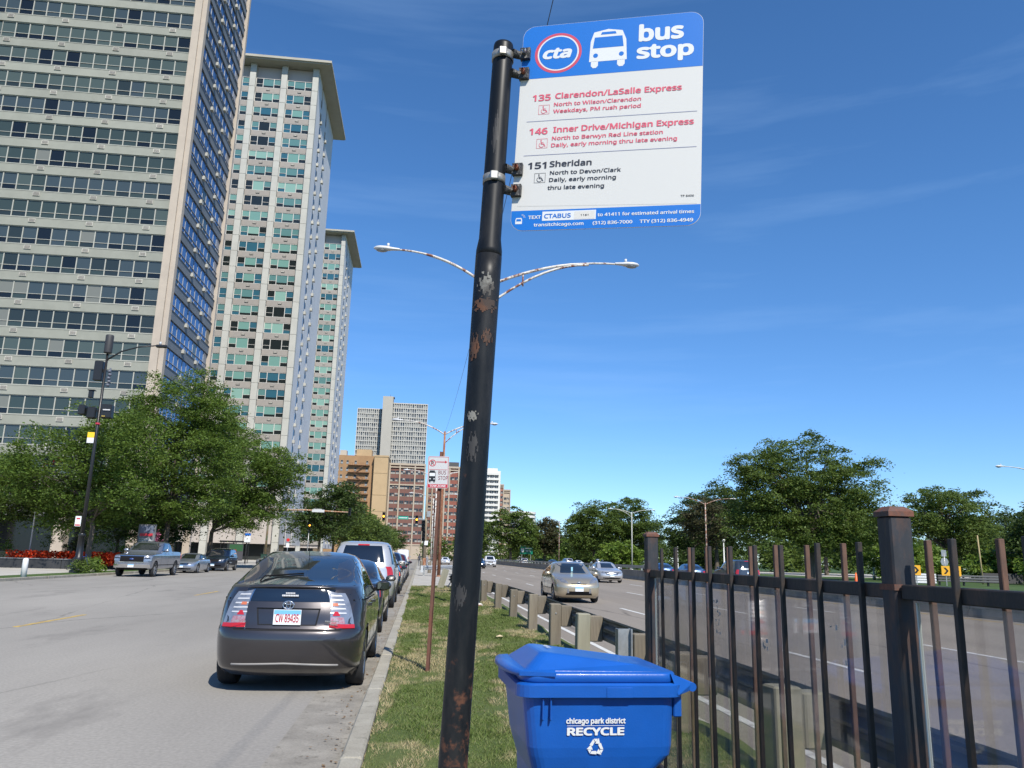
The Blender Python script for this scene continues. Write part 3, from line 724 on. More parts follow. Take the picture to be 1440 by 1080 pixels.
# park trees on the right
GE = 'park trees beyond the expressway'
tree('park_tree', 'largest spreading park tree, right of centre above the fence', (46, 90, 0),
     [(-1.5, 0, 13.0, 7.2, 6, 4.0), (-5.5, 0, 10.0, 4.6, 5, 4.2), (5.8, 0, 11.6, 3.9, 4, 2.9), (1, 0, 8.4, 8.6, 6, 3.6), (-6.5, 0, 6.6, 3.6, 4, 3.0), (6, 0, 6.2, 4.2, 4, 3.2), (0, -1, 5.4, 5.5, 4, 2.2)], 'mid', 900, 115, .33, 1.0, .5, 51, limbs=60, fork=3.6)
tree('park_tree', 'dark park tree with rusty tinge, left of the largest spreading tree', (46.5, 122, 0),
     [(0, 0, 9.5, 5.5, 5, 4.6), (-5, 0, 6.6, 4, 4, 3.6), (4, 0, 8, 5, 5, 4)], 'dark', 460, 78, .42, 1.1, .35, 52, limbs=26)
tree('park_tree', 'rust-tinged crown between the two-arm lamp and the largest tree', (40.0, 108, 0),
     [(0, 0, 7.3, 3.4, 3.4, 3.6)], 'brown', 130, 50, .42, .9, .25, 53, limbs=14)
tree('park_tree', 'leftmost of the pair of round trees behind the silver oncoming car', (35.2, 160, 0),
     [(0, 0, 9.0, 5.6, 5, 4.7), (-2.5, 0, 6.2, 4, 4, 3.5)], 'mid', 330, 75, .48, 1.15, .4, 54, limbs=26, fork=3)
tree('park_tree', 'rightmost of the pair of round trees, beside the pale double-arm lamp', (43.5, 163, 0),
     [(0, 0, 9.8, 5.8, 5, 4.8), (3.2, 0, 6.8, 3.8, 4, 3.5), (-3, 0, 7, 3.5, 4, 3.2)], 'mid', 350, 75, .48, 1.15, .4, 55, limbs=26, fork=3)
tree('park_tree', 'green tree right of the dark sign pole, left of the brownish one', (28.2, 250, 0),
     [(0, 0, 11, 7.6, 6, 6.4), (4, 0, 8, 5, 5, 5)], 'mid', 280, 50, .85, 1.5, .45, 56, limbs=18)
tree('park_tree', 'green tree partly behind the dark sign pole on the expressway side', (18.4, 268, 0),
     [(0, 0, 9, 5.5, 5, 6)], 'mid', 180, 50, .85, 1.5, .4, 57, limbs=12)
tree('park_tree', 'brownish-green tree behind the green expressway sign', (40.0, 256, 0),
     [(0, 0, 9.5, 5.6, 5, 5.6), (3, 0, 6.8, 4, 4, 4.2)], 'brown', 220, 50, .8, 1.4, .4, 58, limbs=18)
tree('park_tree', 'small light green tree between the brownish tree and the round pair', (46.5, 240, 0),
     [(0, 0, 5, 4.4, 4, 3.8)], 'light', 130, 45, .7, 1.2, .25, 59, limbs=10)
tree('park_tree', 'broad tree far right with a rounded top above the chevron signs', (86, 122, 0),
     [(0, 0, 11.0, 6.6, 6, 4.2), (-5.5, 0, 9.0, 4.6, 5, 2.6), (4, 0, 7, 5, 5, 4)], 'mid', 420, 80, .45, 1.15, .4, 60, limbs=40, fork=4)
tree('park_tree', 'dark tree directly behind the big fence post', (70, 132, 0),
     [(0, 0, 8.6, 6.5, 6, 3.8), (6, 0, 7.5, 5, 5, 3.4)], 'dark', 330, 75, .5, 1.2, .35, 61, limbs=24)
tree('park_tree', 'dark green tree filling the gap right of the rounded tree', (101, 128, 0),
     [(0, 0, 8.4, 6.5, 6, 4.2), (-6, 0, 6.4, 4.5, 5, 3.8)], 'dark', 300, 70, .5, 1.15, .35, 83, limbs=22)
tree('park_tree', 'dark green tree between the big fence post and the rounded tree', (77.5, 140, 0),
     [(0, 0, 8.8, 6.0, 6, 4.2), (4, 0, 6.0, 4.5, 5, 3.4)], 'dark', 280, 70, .5, 1.15, .35, 84, limbs=22)
tree('park_tree', 'mid-green low tree behind the bare wooden post', (90, 112, 0),
     [(0, 0, 4.8, 5.5, 5, 3.6)], 'mid', 200, 70, .45, 1.1, .3, 85, limbs=14)
tree('park_tree', 'dark tree cut by the right frame edge', (79.5, 92, 0),
     [(0, 0, 7.2, 4.6, 5, 3.4), (-3.5, 0, 5.0, 3.5, 4, 2.8)], 'dark', 220, 60, .45, 1.0, .3, 62, limbs=24)
for i, (x, y, r, h, k, lb) in enumerate([
    (60, 96, 4.2, 5.6, 'light', 'light green bushy tree under the right side of the largest tree'),
    (66.5, 100, 4, 5.0, 'light', 'light green bush just left of the big fence post'),
    (74.5, 96, 4, 4.6, 'light', 'light green bush right of the big fence post, by the chevrons'),
    (72, 84, 3.6, 4.6, 'light', 'rounded light green bush behind the bare wooden stake'),
    (78, 86, 3.6, 4.4, 'mid', 'green bush at the far right beside the white-banded mast'),
    (54, 150, 5.5, 7.5, 'dark', 'dark bushy tree low between the largest tree and the park posts'),
    (61, 165, 6, 9, 'mid', 'mid green tree low behind the largest tree'), (38, 150, 4.4, 5.2, 'light', 'small light bush in the sky gap left of the two-arm lamp'),
    (43, 205, 5, 6.5, 'mid', 'small tree in the sky gap behind the left fence post'), (52, 235, 7, 9, 'dark', 'distant dark tree in the gap above the left fence post')]):
    tree('park_tree', lb, (x, y, 0), [(0, 0, h*.52, r, r*.9, h*.48), (r*.5, 0, h*.4, r*.6, r*.6, h*.36)], k, 120, 50, .42+y*.0015, .9, .2, 70+i, None, limbs=8)
# far woods as one mass
cr_ = []
for i in range(70):
    a = i/69; x = -60+a*520; y = 620-280*a+random.uniform(-30, 30); h = random.uniform(11, 19)
    cr_.append((x, y, h*.5, random.uniform(9, 14), 10, h*.52))
for i in range(44):
    x = 6+i*6.2 if i < 9 else 10+i*6.0; y = (300 if x < 62 else 175)+random.uniform(-12, 12)+i*.5; h = random.uniform(8, 12.5) if x > 62 else random.uniform(7, 9); cr_.append((x, y, h*.48, 6.5, 5, h*.5))
C_, V, F, T = leaves(cr_, 8500, 42, 1.2, 2.0, 99, .6)
tag(ob('far_woods', np_mesh('far_woods', V, F, LM['mid'], T)), 'continuous line of distant park trees along the horizon', 'woods', kind='stuff')

# ------------------------------------------------------------------ vehicles
TT = .955
class Body:
    def __init__(s, tab):
        a = np.array(tab, float); s.t = a; s.z0, s.z1 = a[0, 0], a[-1, 0]
    def pr(s, z):
        a = s.t; return [float(np.interp(z, a[:, 0], s.sm(k))) for k in range(1, a.shape[1])]
    def sm(s, k): return s.t[:, k]
    def P(s, u, z, side=1):
        r, f, w_, m, n = s.pr(z); c, A = (r+f)/2, (f-r)/2; smx = (1-TT**m)**(1/n)
        if u <= 1: q = max(u, -1)*smx; return Vector((side*q*w_, c-A*(1-abs(q)**n)**(1/m), z))
        if u >= 2: q = (3-u)*smx; return Vector((side*q*w_, c+A*(1-abs(q)**n)**(1/m), z))
        t = -TT+2*TT*(u-1); return Vector((side*w_*(1-abs(t)**m)**(1/n), c+A*t, z))
    def u_of_y(s, y, z):
        r, f, w_, m, n = s.pr(z); t = (y-(r+f)/2)/((f-r)/2); return 1+(max(-TT, min(TT, t))+TT)/(2*TT)
    def u_of_x(s, x, z, front=False):
        r, f, w_, m, n = s.pr(z); smx = (1-TT**m)**(1/n); u = x/w_/smx; return 3-u if front else u
def smooth_tab(tab, zs):
    a = np.array(tab, float); zs = np.array(sorted(set(np.round(zs, 4)))); o = [zs]
    h = np.diff(a[:, 0])
    for k in range(1, a.shape[1]):
        y = a[:, k]; d = np.diff(y)/h; m_ = np.zeros(len(y)); m_[0], m_[-1] = d[0], d[-1]
        for i in range(1, len(y)-1): m_[i] = 0 if d[i-1]*d[i] <= 0 else 2*d[i-1]*d[i]/(d[i-1]+d[i])
        i = np.clip(np.searchsorted(a[:, 0], zs, 'right')-1, 0, len(h)-1); t = (zs-a[i, 0])/h[i]
        o.append((2*t**3-3*t**2+1)*y[i]+(t**3-2*t**2+t)*h[i]*m_[i]+(-2*t**3+3*t**2)*y[i+1]+(t**3-t**2)*h[i]*m_[i+1])
    return np.stack(o, 1)
def body_mesh(B, mats, wheels, R, nz_step=.05, side_n=72, end_n=12, name='body'):
    us = list(np.linspace(0, 1, end_n))[:-1]+list(np.linspace(1, 2, side_n))[:-1]+list(np.linspace(2, 3, end_n))
    ring = [(u, 1) for u in us]+[(u, -1) for u in reversed(us[1:-1])]
    zs = B.t[:, 0]; n = len(ring); vs = []
    for z in zs:
        for u, sd in ring: vs.append(B.P(u, z, sd))
    Ra = R+.055
    def ins(p): return any(abs(p.x) > .5 and math.hypot(p.y-wy, p.z-R) < Ra for wy in wheels)
    fs = []
    for i in range(len(zs)-1):
        for k in range(n):
            q = (i*n+k, i*n+(k+1) % n, (i+1)*n+(k+1) % n, (i+1)*n+k)
            if zs[i] < 1.1 and all(ins(vs[j]) for j in q): continue
            fs.append(q)
    used = set(j for q in fs for j in q)
    for j in used:
        p = vs[j]
        for wy in wheels:
            d = math.hypot(p.y-wy, p.z-R)
            if abs(p.x) > .5 and 1e-6 < d < Ra: p.y = wy+(p.y-wy)*Ra/d; p.z = R+(p.z-R)*Ra/d
    b = MB(); b.add(vs, fs, 0, True); last = (len(zs)-1)*n
    b.add([vs[last+k] for k in range(n)], [tuple(range(n))], 0, True)
    # underside and wheel housings
    r, f, w_ = B.pr(zs[0])[:3]
    b.box(-w_*.72, w_*.72, r+.25, f-.25, zs[0]-.02, R*2.05, 1)
    return b.mesh(name, mats)
def patch(B, pts, nu, nz, off, m, side=1, thick=.0, both=False, name='panel', parent=None, arc=0, mode='u'):
    """pts: four (value,z) corners lower-left, lower-right, upper-right, upper-left; value is u, or y on the side, or x on rear/front"""
    def uz(s_, t_):
        a, b_, c, d = pts
        v = (a[0]*(1-s_)+b_[0]*s_)*(1-t_)+(d[0]*(1-s_)+c[0]*s_)*t_
        z = (a[1]*(1-s_)+b_[1]*s_)*(1-t_)+(d[1]*(1-s_)+c[1]*s_)*t_+arc*4*s_*(1-s_)*t_
        z = min(max(z, B.z0), B.z1-.001)
        if mode == 'y': v = B.u_of_y(v, z)
        elif mode == 'r': v = B.u_of_x(v, z)
        elif mode == 'f': v = B.u_of_x(v, z, True)
        return v, z
    def pos(s_, t_): 
        u, z = uz(s_, t_)
        if u < 0: q = B.P(-u, z, -side); return q
        if u > 3: q = B.P(6-u, z, -side); return q
        return B.P(u, z, side)
    vs = []; e = .01
    for j in range(nz+1):
        for i in range(nu+1):
            s_, t_ = i/nu, j/nz; p = pos(s_, t_)
            d1 = pos(min(s_+e, 1), t_)-pos(max(s_-e, 0), t_); d2 = pos(s_, min(t_+e, 1))-pos(s_, max(t_-e, 0))
            nrm = d1.cross(d2)
            if nrm.length < 1e-9: nrm = Vector((side, 0, 0))
            nrm.normalize(); cy = (B.t[0, 1]+B.t[0, 2])/2
            out_ = Vector((p.x, (p.y-cy)*.4, .15))
            if nrm.dot(out_) < 0: nrm = -nrm
            vs.append((p, nrm))
    N = nu+1; b = MB(); top = [p+q*off for p, q in vs]; bot = [p-q*.012 for p, q in vs]
    fs = [(j*N+i, j*N+i+1, (j+1)*N+i+1, (j+1)*N+i) for j in range(nz) for i in range(nu)]
    b.add(top, fs, 0, True)
    edge = [i for i in range(N)]+[j*N+nu for j in range(1, nz+1)]+[nz*N+i for i in range(nu-1, -1, -1)]+[j*N for j in range(nz-1, 0, -1)]
    E_ = len(edge); b.add([top[i] for i in edge]+[bot[i] for i in edge], [(k, (k+1) % E_, E_+(k+1) % E_, E_+k) for k in range(E_)], 0)
    return b.build(name, m, parent)
M_tyre = mat('tyre_rubber', (.018, .018, .019), .85, bump=.2, bscale=60); M_under = mat('underbody', (.008, .008, .008), .9)
M_rim = mat('alloy_rim', (.45, .45, .46), .3, metal=.9); M_rimd = mat('dark_alloy', (.15, .15, .16), .35, metal=.9)
M_cglass = mat('car_glass', (.012, .015, .016), .03, spec=1.0, coat=1.0); M_cglass2 = mat('tinted_car_glass', (.006, .007, .008), .03, spec=1.0, coat=1.0)
M_red = mat('tail_light_red', (.42, .012, .012), .12, coat=1); M_amber = mat('lit_brake_light', (.6, .03, .01), .2, emit=((1, .12, .03), 1.6))
M_clear = mat('clear_lamp', (.36, .37, .39), .16, metal=.6, col2=(.24, .25, .27), vscale=9, coat=1, bump=.12, bscale=14)
M_blackp = mat('black_plastic', (.008, .008, .009), .75, spec=.12); M_chrome = mat('chrome', (.75, .75, .76), .12, metal=1)
M_plate = mat('licence_plate_white', (.68, .7, .72), .4); M_plateb = mat('licence_plate_blue', (.16, .42, .72), .4)
M_gap = mat('panel_gap', (.006, .006, .007), .9)
def paint(name, col, metal=.5, rough=.28): return mat(name, col, rough, metal=metal, coat=1.0, spec=.5)

def wheel(parent, x, y, R, wd, sd, rim=None, loc_only=False):
    key = ('wheel', R, wd, rim.name if rim else '')
    if key not in _txt:
        b = MB(); b.lathe([(R*.62, -wd/2), (R*.93, -wd/2), (R*.99, -wd*.36), (R, 0), (R*.99, wd*.36), (R*.93, wd/2), (R*.66, wd/2), (R*.62, wd*.3)], 28, axis='x')
        r = MB(); r.lathe([(R*.66, wd*.46), (R*.62, wd*.3), (R*.58, wd*.05), (.02, wd*.05)], 28, axis='x', mi=1)
        for k in range(7):
            a = 2*PI*k/7; d = Vector((0, math.cos(a), math.sin(a))); q = Vector((0, -math.sin(a), math.cos(a)))
            P0, P1 = d*R*.1, d*R*.63; r.add([P0+q*.035+Vector((wd*.4, 0, 0)), P0-q*.035+Vector((wd*.4, 0, 0)), P1-q*.026+Vector((wd*.44, 0, 0)), P1+q*.026+Vector((wd*.44, 0, 0)),
                  P0+q*.04+Vector((wd*.2, 0, 0)), P0-q*.04+Vector((wd*.2, 0, 0)), P1-q*.03+Vector((wd*.3, 0, 0)), P1+q*.03+Vector((wd*.3, 0, 0))], [(0,1,2,3),(4,5,1,0),(5,6,2,1),(7,4,0,3)], 0)
        r.lathe([(R*.16, wd*.3), (R*.15, wd*.45), (.001, wd*.46)], 12, axis='x', mi=0)
        r.lathe([(R*.67, wd*.47), (R*.63, wd*.49), (R*.6, wd*.44)], 28, axis='x', mi=0)
        _txt[key] = (b.mesh('wheel', M_tyre), r.mesh('rim', [rim or M_rim, M_under]))
    a, c = _txt[key]; o = ob('wheel', a, parent, (x, y, R), 0 if sd > 0 else PI); ob('rim', c, o); return o

def plate(parent, y, z, sd, txt=None, x=0, tilt=0):
    p = MB(); p.box(-.155, .155, -.012, .0, -.078, .078, 0); p.box(-.15, .15, -.0135, -.0118, .03, .073, 1)
    o = p.build('licence_plate', [M_plate, M_plateb], parent, (x, y, z), 0 if sd < 0 else PI)
    if txt:
        me = text_mesh(txt, 0, -.052, .085, .26, mat('plate_red_ink', (.38, .02, .03), .5), .012, align='c', depth=.0145); ob('lettering', me, o)
    return o
def ellip(b, c, rx, ry, rz, mi=0, n=12):
    prof = [(math.sin(PI*k/8), -math.cos(PI*k/8)) for k in range(9)]; vs = []
    for r, h in prof:
        for k in range(n): vs.append((c[0]+rx*r*math.cos(2*PI*k/n), c[1]+ry*r*math.sin(2*PI*k/n), c[2]+rz*h))
    b.add(vs, [(i*n+k, i*n+(k+1) % n, (i+1)*n+(k+1) % n, (i+1)*n+k) for i in range(8) for k in range(n)], mi, True)

TABS = {
 'hatch': dict(L=4.45, wh=(.86, 3.56), R=.315, tab=[(.17, .24, 4.22, .75, 14, 3.2), (.26, .09, 4.38, .83, 14, 3), (.40, .02, 4.44, .858, 13, 2.8), (.55, .0, 4.45, .865, 13, 2.7), (.64, .02, 4.43, .866, 13, 2.7),
     (.67, .05, 4.41, .864, 13, 2.7), (.72, .07, 4.36, .862, 13, 2.7), (.82, .09, 4.22, .858, 12, 2.6), (.90, .12, 4.0, .85, 11, 2.6), (.97, .15, 3.68, .835, 10, 2.6), (1.03, .17, 3.36, .81, 9, 2.6), (1.08, .19, 3.22, .79, 8, 2.6),
     (1.105, .26, 3.16, .78, 8, 2.6), (1.13, .42, 3.1, .765, 8, 2.7), (1.20, .68, 2.98, .735, 7, 2.7), (1.30, 1.02, 2.80, .685, 6, 2.8), (1.39, 1.36, 2.60, .63, 5, 2.8), (1.445, 1.62, 2.42, .57, 4, 2.8), (1.475, 1.84, 2.26, .47, 3, 2.6), (1.492, 2.02, 2.12, .2, 2.4, 2.4)]),
 'sedan': dict(L=4.8, wh=(.98, 3.78), R=.33, tab=[(.18, .25, 4.55, .80, 14, 3), (.3, .06, 4.73, .88, 14, 3), (.5, 0, 4.8, .91, 14, 2.8), (.65, .02, 4.78, .915, 13, 2.7), (.75, .04, 4.70, .91, 13, 2.7), (.85, .06, 4.48, .90, 12, 2.6),
     (.93, .09, 4.0, .885, 11, 2.6), (.985, .12, 3.6, .865, 10, 2.6), (1.01, .22, 3.45, .85, 9, 2.6), (1.03, .5, 3.38, .83, 8, 2.7), (1.08, .78, 3.27, .80, 8, 2.7), (1.2, 1.02, 3.02, .74, 7, 2.7), (1.32, 1.35, 2.75, .68, 6, 2.7), (1.4, 1.7, 2.5, .62, 5, 2.7), (1.45, 1.98, 2.3, .48, 3, 2.5), (1.47, 2.1, 2.2, .2, 2.4, 2.4)]),
 'suv': dict(L=4.85, wh=(.95, 3.80), R=.37, tab=[(.25, .16, 4.62, .85, 16, 3.2), (.4, .04, 4.78, .93, 16, 3.2), (.7, 0, 4.85, .965, 16, 3.1), (.9, .02, 4.80, .97, 16, 3), (1.02, .04, 4.62, .965, 15, 3), (1.1, .05, 4.25, .955, 14, 3), (1.16, .06, 3.75, .94, 12, 3),
     (1.22, .09, 3.58, .92, 12, 3), (1.45, .2, 3.26, .86, 11, 3.2), (1.65, .31, 2.98, .8, 10, 3.2), (1.77, .42, 2.75, .74, 8, 3.2), (1.83, .62, 2.5, .66, 6, 3), (1.86, .9, 2.2, .5, 4, 3), (1.87, 1.3, 1.8, .2, 3, 3)]),
 'pickup': dict(L=5.9, wh=(1.25, 4.95), R=.42, tab=[(.4, .12, 5.7, .9, 30, 4), (.5, .03, 5.86, .98, 30, 4), (.8, 0, 5.9, 1.0, 30, 4), (1.0, 0, 5.88, 1.005, 30, 4), (1.14, 0, 5.82, 1.0, 30, 4), (1.2, .0, 5.5, .99, 28, 4), (1.25, .01, 4.75, .975, 24, 4), (1.3, .02, 4.3, .965, 22, 4),
     (1.36, .05, 4.18, .955, 20, 4), (1.375, 1.72, 4.14, .95, 14, 4), (1.55, 1.76, 3.86, .9, 12, 4), (1.75, 1.85, 3.52, .83, 10, 3.6), (1.87, 1.98, 3.25, .76, 8, 3.2), (1.925, 2.15, 3.0, .62, 6, 3), (1.945, 2.4, 2.7, .3, 4, 3)]),
 'van': dict(L=6.0, wh=(1.1, 4.9), R=.36, tab=[(.3, .1, 5.9, .9, 30, 5), (.5, 0, 6, 1.0, 30, 5), (1.0, 0, 5.95, 1.02, 30, 5), (1.3, .0, 5.3, 1.02, 30, 5), (2.2, .03, 4.7, .98, 26, 5), (2.45, .08, 4.4, .92, 20, 4), (2.55, .3, 4.1, .7, 12, 4), (2.57, 1, 3.5, .3, 8, 4)])}
def make_car(kind, name, label, cat, x, yc, rz, col, detail=1, group=None, H=1.0, W=1.0, tail=None, txt=None, rim=None, glassm=None, len_=1.0):
    K = TABS[kind]; tab = [(z*H, r*len_, f*len_, w_*W, m, n) for z, r, f, w_, m, n in K['tab']]; R = K['R']; Lc = K['L']*len_; wh = [q*len_ for q in K['wh']]
    z0, z1 = tab[0][0], tab[-1][0]; st = .04 if detail > 1 else .06
    zs = list(np.arange(z0, 1.0, st))+list(np.arange(1.0, z1, st*.7))+[a[0] for a in tab]
    B = Body(smooth_tab(tab, zs))
    t = thing(name, label, cat, (x, yc, 0), rz, group)
    off = ob('tmp', None); bpy.data.objects.remove(off)
    key = (kind, col.name, H, W, len_, detail)
    if key not in _txt: _txt[key] = body_mesh(B, [col, M_under], wh, R, side_n=90 if detail > 1 else 54, end_n=14 if detail > 1 else 9)
    parts = [ob('body', _txt[key], t)]; g = glassm or M_cglass
    def pa(*a, **k): o = patch(B, *a, parent=t, **k); parts.append(o); return o
    wmax = max(a[3] for a in tab)
    for wy in wh:
        for sd in (-1, 1): parts.append(wheel(t, sd*(wmax-.115), wy, R, .21, sd, rim))
    bz = {'hatch': 1.0, 'sedan': 1.0, 'suv': 1.2, 'pickup': 1.39, 'van': 1.35}[kind]*H
    tz = z1-{'hatch': .10, 'sedan': .085, 'suv': .12, 'pickup': .11, 'van': .5}[kind]*H
    if kind == 'hatch':
        # windscreen, sloping hatch glass, lower vertical glass, side windows
        pa([(-.66, 1.06), (.66, 1.06), (.5, 1.42), (-.5, 1.42)], 16, 8, .004, g, mode='f', name='windscreen')
        pa([(-.66, 1.115), (.66, 1.115), (.53, 1.40), (-.53, 1.40)], 20, 10, .004, g, mode='r', name='rear_window')
        for sd in (1, -1):
            pa([(1.62, .955), (2.42, .955), (2.36, 1.40), (1.66, 1.415)], 10, 8, .004, g, side=sd, mode='y', name='side_window')
            pa([(.98, .99), (1.56, .955), (1.60, 1.41), (1.40, 1.345)], 10, 8, .004, g, side=sd, mode='y', name='side_window')
            pa([(.60, 1.02), (.93, 1.0), (1.20, 1.27), (1.05, 1.20)], 6, 4, .004, g, side=sd, mode='y', name='side_window')
            pa([(2.47, .97), (3.0, 1.0), (2.72, 1.24), (2.42, 1.385)], 8, 6, .004, g, side=sd, mode='y', name='side_window')
            parts[-1]
    else:
        m_ = B.pr(bz+.05); mt = B.pr(tz)
        wl, wu = m_[2]*.80, mt[2]*.82
        pa([(-wl, bz+.04), (wl, bz+.04), (wu, tz), (-wu, tz)], 14, 8, .004, g, mode='f', name='windscreen')
        if kind != 'van': pa([(-wl, bz+.07), (wl, bz+.07), (wu, tz-.02), (-wu, tz-.02)], 14, 8, .004, g, mode='r', name='rear_window')
        r0, f0 = m_[0], m_[1]; r1, f1 = mt[0], mt[1]
        segs = {'sedan': ((.10, .50), (.53, .93)), 'suv': ((.06, .30), (.33, .61), (.64, .94)), 'pickup': ((.06, .42), (.46, .92)), 'van': ((.74, .95),)}[kind]
        for a_, c_ in segs:
            for sd in (1, -1):
                pa([(r0+(f0-r0)*a_, bz+.02), (r0+(f0-r0)*c_, bz+.02), (r1+(f1-r1)*min(c_+.02, .97), tz-.01), (r1+(f1-r1)*max(a_, .05), tz-.01)], 8, 6, .004, g, side=sd, mode='y', name='side_window')
    # lights
    rl = tail or M_red
    if kind == 'hatch':
        pass
    elif kind in ('sedan',):
        for sd in (1, -1):
            pa([(.62, .74*H), (1.05, .74*H), (1.06, .90*H), (.62, .90*H)], 8, 4, .006, rl, side=sd, name='tail_light')
            pa([(1.93, .66*H), (2.52, .64*H), (2.36, .76*H), (1.90, .80*H)], 8, 4, .006, M_clear, side=sd, name='headlight')
        pa([(-.42, .58*H), (.42, .58*H), (.5, .74*H), (-.5, .74*H)], 8, 4, .008, M_blackp, mode='f', name='grille')
        for q in range(3): pa([(-.40, (.605+q*.045)*H), (.40, (.605+q*.045)*H), (.41, (.622+q*.045)*H), (-.41, (.622+q*.045)*H)], 6, 1, .014, M_chrome, mode='f', name='grille_bar')
        pa([(-.6, .27*H), (.6, .27*H), (.66, .37*H), (-.66, .37*H)], 8, 2, .006, M_blackp, mode='f', name='lower_grille')
    elif kind == 'suv':
        for sd in (1, -1):
            pa([(.955, .84*H), (1.03, .84*H), (1.025, 1.16*H), (.96, 1.16*H)], 6, 8, .008, rl, side=sd, name='tail_light')
            pa([(1.95, .82*H), (2.45, .80*H), (2.38, .98*H), (1.93, 1.0*H)], 8, 4, .006, M_clear, side=sd, name='headlight')
        pa([(-.45, .75*H), (.45, .75*H), (.47, .96*H), (-.47, .96*H)], 8, 4, .006, M_blackp, mode='f', name='grille')
        pa([(-.6, .40*H), (.6, .40*H), (.66, .52*H), (-.66, .52*H)], 8, 2, .006, M_blackp, mode='f', name='lower_grille')
        pa([(-.17, 1.735*H), (.17, 1.735*H), (.17, 1.765*H), (-.17, 1.765*H)], 4, 1, .012, M_red, mode='r', name='brake_light')
    elif kind == 'pickup':
        for sd in (1, -1):
            pa([(.9, .95), (1.02, .95), (1.02, 1.3), (.9, 1.3)], 3, 6, .01, rl, side=sd, name='tail_light')
            pa([(1.985, .86), (2.28, .86), (2.28, 1.10), (1.985, 1.12)], 6, 5, .02, M_clear, side=sd, name='headlight')
            pa([(2.02, .98), (2.30, .98), (2.30, 1.02), (2.02, 1.02)], 4, 1, .03, M_blackp, side=sd, name='headlight_bar')
            pa([(2.15, .56), (2.28, .56), (2.28, .63), (2.15, .63)], 3, 2, .03, M_clear, side=sd, name='fog_light')
        pa([(-.62, .80), (.62, .80), (.62, 1.1), (-.62, 1.1)], 8, 5, .02, M_blackp, mode='f', name='grille')
        pa([(-.66, .77), (.66, .77), (.66, .805), (-.66, .805)], 6, 1, .03, M_chrome, mode='f', name='grille_trim')
        pa([(-.66, 1.095), (.66, 1.095), (.66, 1.125), (-.66, 1.125)], 6, 1, .03, M_chrome, mode='f', name='grille_trim')
        pa([(-.92, .50), (.92, .50), (.92, .68), (-.92, .68)], 10, 3, .05, M_chrome, mode='f', name='front_bumper')
        pa([(-.8, .40), (.8, .40), (.8, .49), (-.8, .49)], 10, 2, .03, M_blackp, mode='f', name='air_dam')
        e = MB(); e.lathe([(.001, 5.945), (.115, 5.94), (.12, 5.92)], 20, axis='y', c=(0, 0, 0)); 
        for i, v_ in enumerate(e.v): e.v[i] = (v_[0], v_[1], v_[2]*.42+.95)
        parts.append(e.build('badge', mat('badge_blue', (.03, .06, .2), .3), t))
        for sd in (1, -1):
            pa([(.5, .62), (5.2, .62), (5.2, .66), (.5, .66)], 10, 1, .01, M_gap, side=sd, mode='y', name='sill_line')
    elif kind == 'van':
        for sd in (1, -1):
            pa([(.9, .9), (1.0, .9), (1.0, 1.4), (.9, 1.4)], 3, 4, .01, rl, side=sd, name='tail_light')
            pa([(2.0, .8), (2.4, .8), (2.4, 1.0), (2.0, 1.0)], 6, 3, .01, M_clear, side=sd, name='headlight')
    if detail and kind != 'hatch':
        # door seams and handles
        dl = {'sedan': (1.35, 2.35, 3.4), 'suv': (1.3, 2.35, 3.4), 'pickup': (1.75, 2.8, 4.1), 'van': (3.4, 4.4)}[kind]
        for sd in (1, -1):
            for q in dl: pa([(q, .38*H+.05), (q+.012, .38*H+.05), (q+.012, bz-.02), (q, bz-.02)], 1, 10, .0015, M_gap, side=sd, mode='y', name='door_seam')
            for q in dl[1:]: pa([(q-.95, bz-.13), (q-.78, bz-.13), (q-.78, bz-.10), (q-.95, bz-.10)], 2, 1, .03, col, side=sd, mode='y', name='door_handle')
    # mirrors
    r_, f_, w_ = B.pr(bz+.03)[:3]
    my = f_-.42 if kind != 'van' else f_-.5
    for sd in (1, -1):
        mm = MB(); sc_ = 1.25 if kind in ('pickup', 'suv', 'van') else 1
        ellip(mm, (sd*(w_+.14*sc_), my, bz+.04), .12*sc_, .065*sc_, .075*sc_, 0); mm.box(sd*(w_+.03)-.05, sd*(w_+.03)+.05, my-.03, my+.03, bz-.03, bz+.015, 1)
        mm.box(sd*(w_+.14*sc_)-.085*sc_, sd*(w_+.14*sc_)+.085*sc_, my-.068*sc_, my-.052*sc_, bz-.005, bz+.085, 2)
        parts.append(mm.build('mirror', [col, M_blackp, M_cglass], t))
    if kind != 'hatch':
        zf = .5*H if kind != 'pickup' else .6
        parts.append(plate(t, Lc+.03 if kind != 'pickup' else Lc+.06, zf, 1)); parts.append(plate(t, -.01, (.82 if kind == 'sedan' else .95)*H, -1))
    for p in parts: p.location.y -= Lc/2
    return t, B, parts, Lc
P_dark = paint('gunmetal_paint', (.055, .05, .052), .65, .3); P_dsed = paint('dark_blue_grey_paint', (.03, .036, .05), .5); P_silver = paint('silver_paint', (.55, .55, .55), .55, .3)
P_gold = paint('champagne_paint', (.50, .43, .31), .7, .3); P_pick = paint('steel_blue_grey_paint', (.27, .29, .34), .75, .3); P_blue = paint('blue_paint', (.02, .05, .14), .5); P_navy = paint('navy_paint', (.015, .025, .05), .5)
P_white = paint('white_car_paint', (.62, .63, .64), 0, .35); P_maroon = paint('maroon_paint', (.09, .015, .02), .4); P_black = paint('black_car_paint', (.012, .012, .014), .3); P_lsil = paint('pale_blue_silver_paint', (.36, .40, .47), .7, .3)

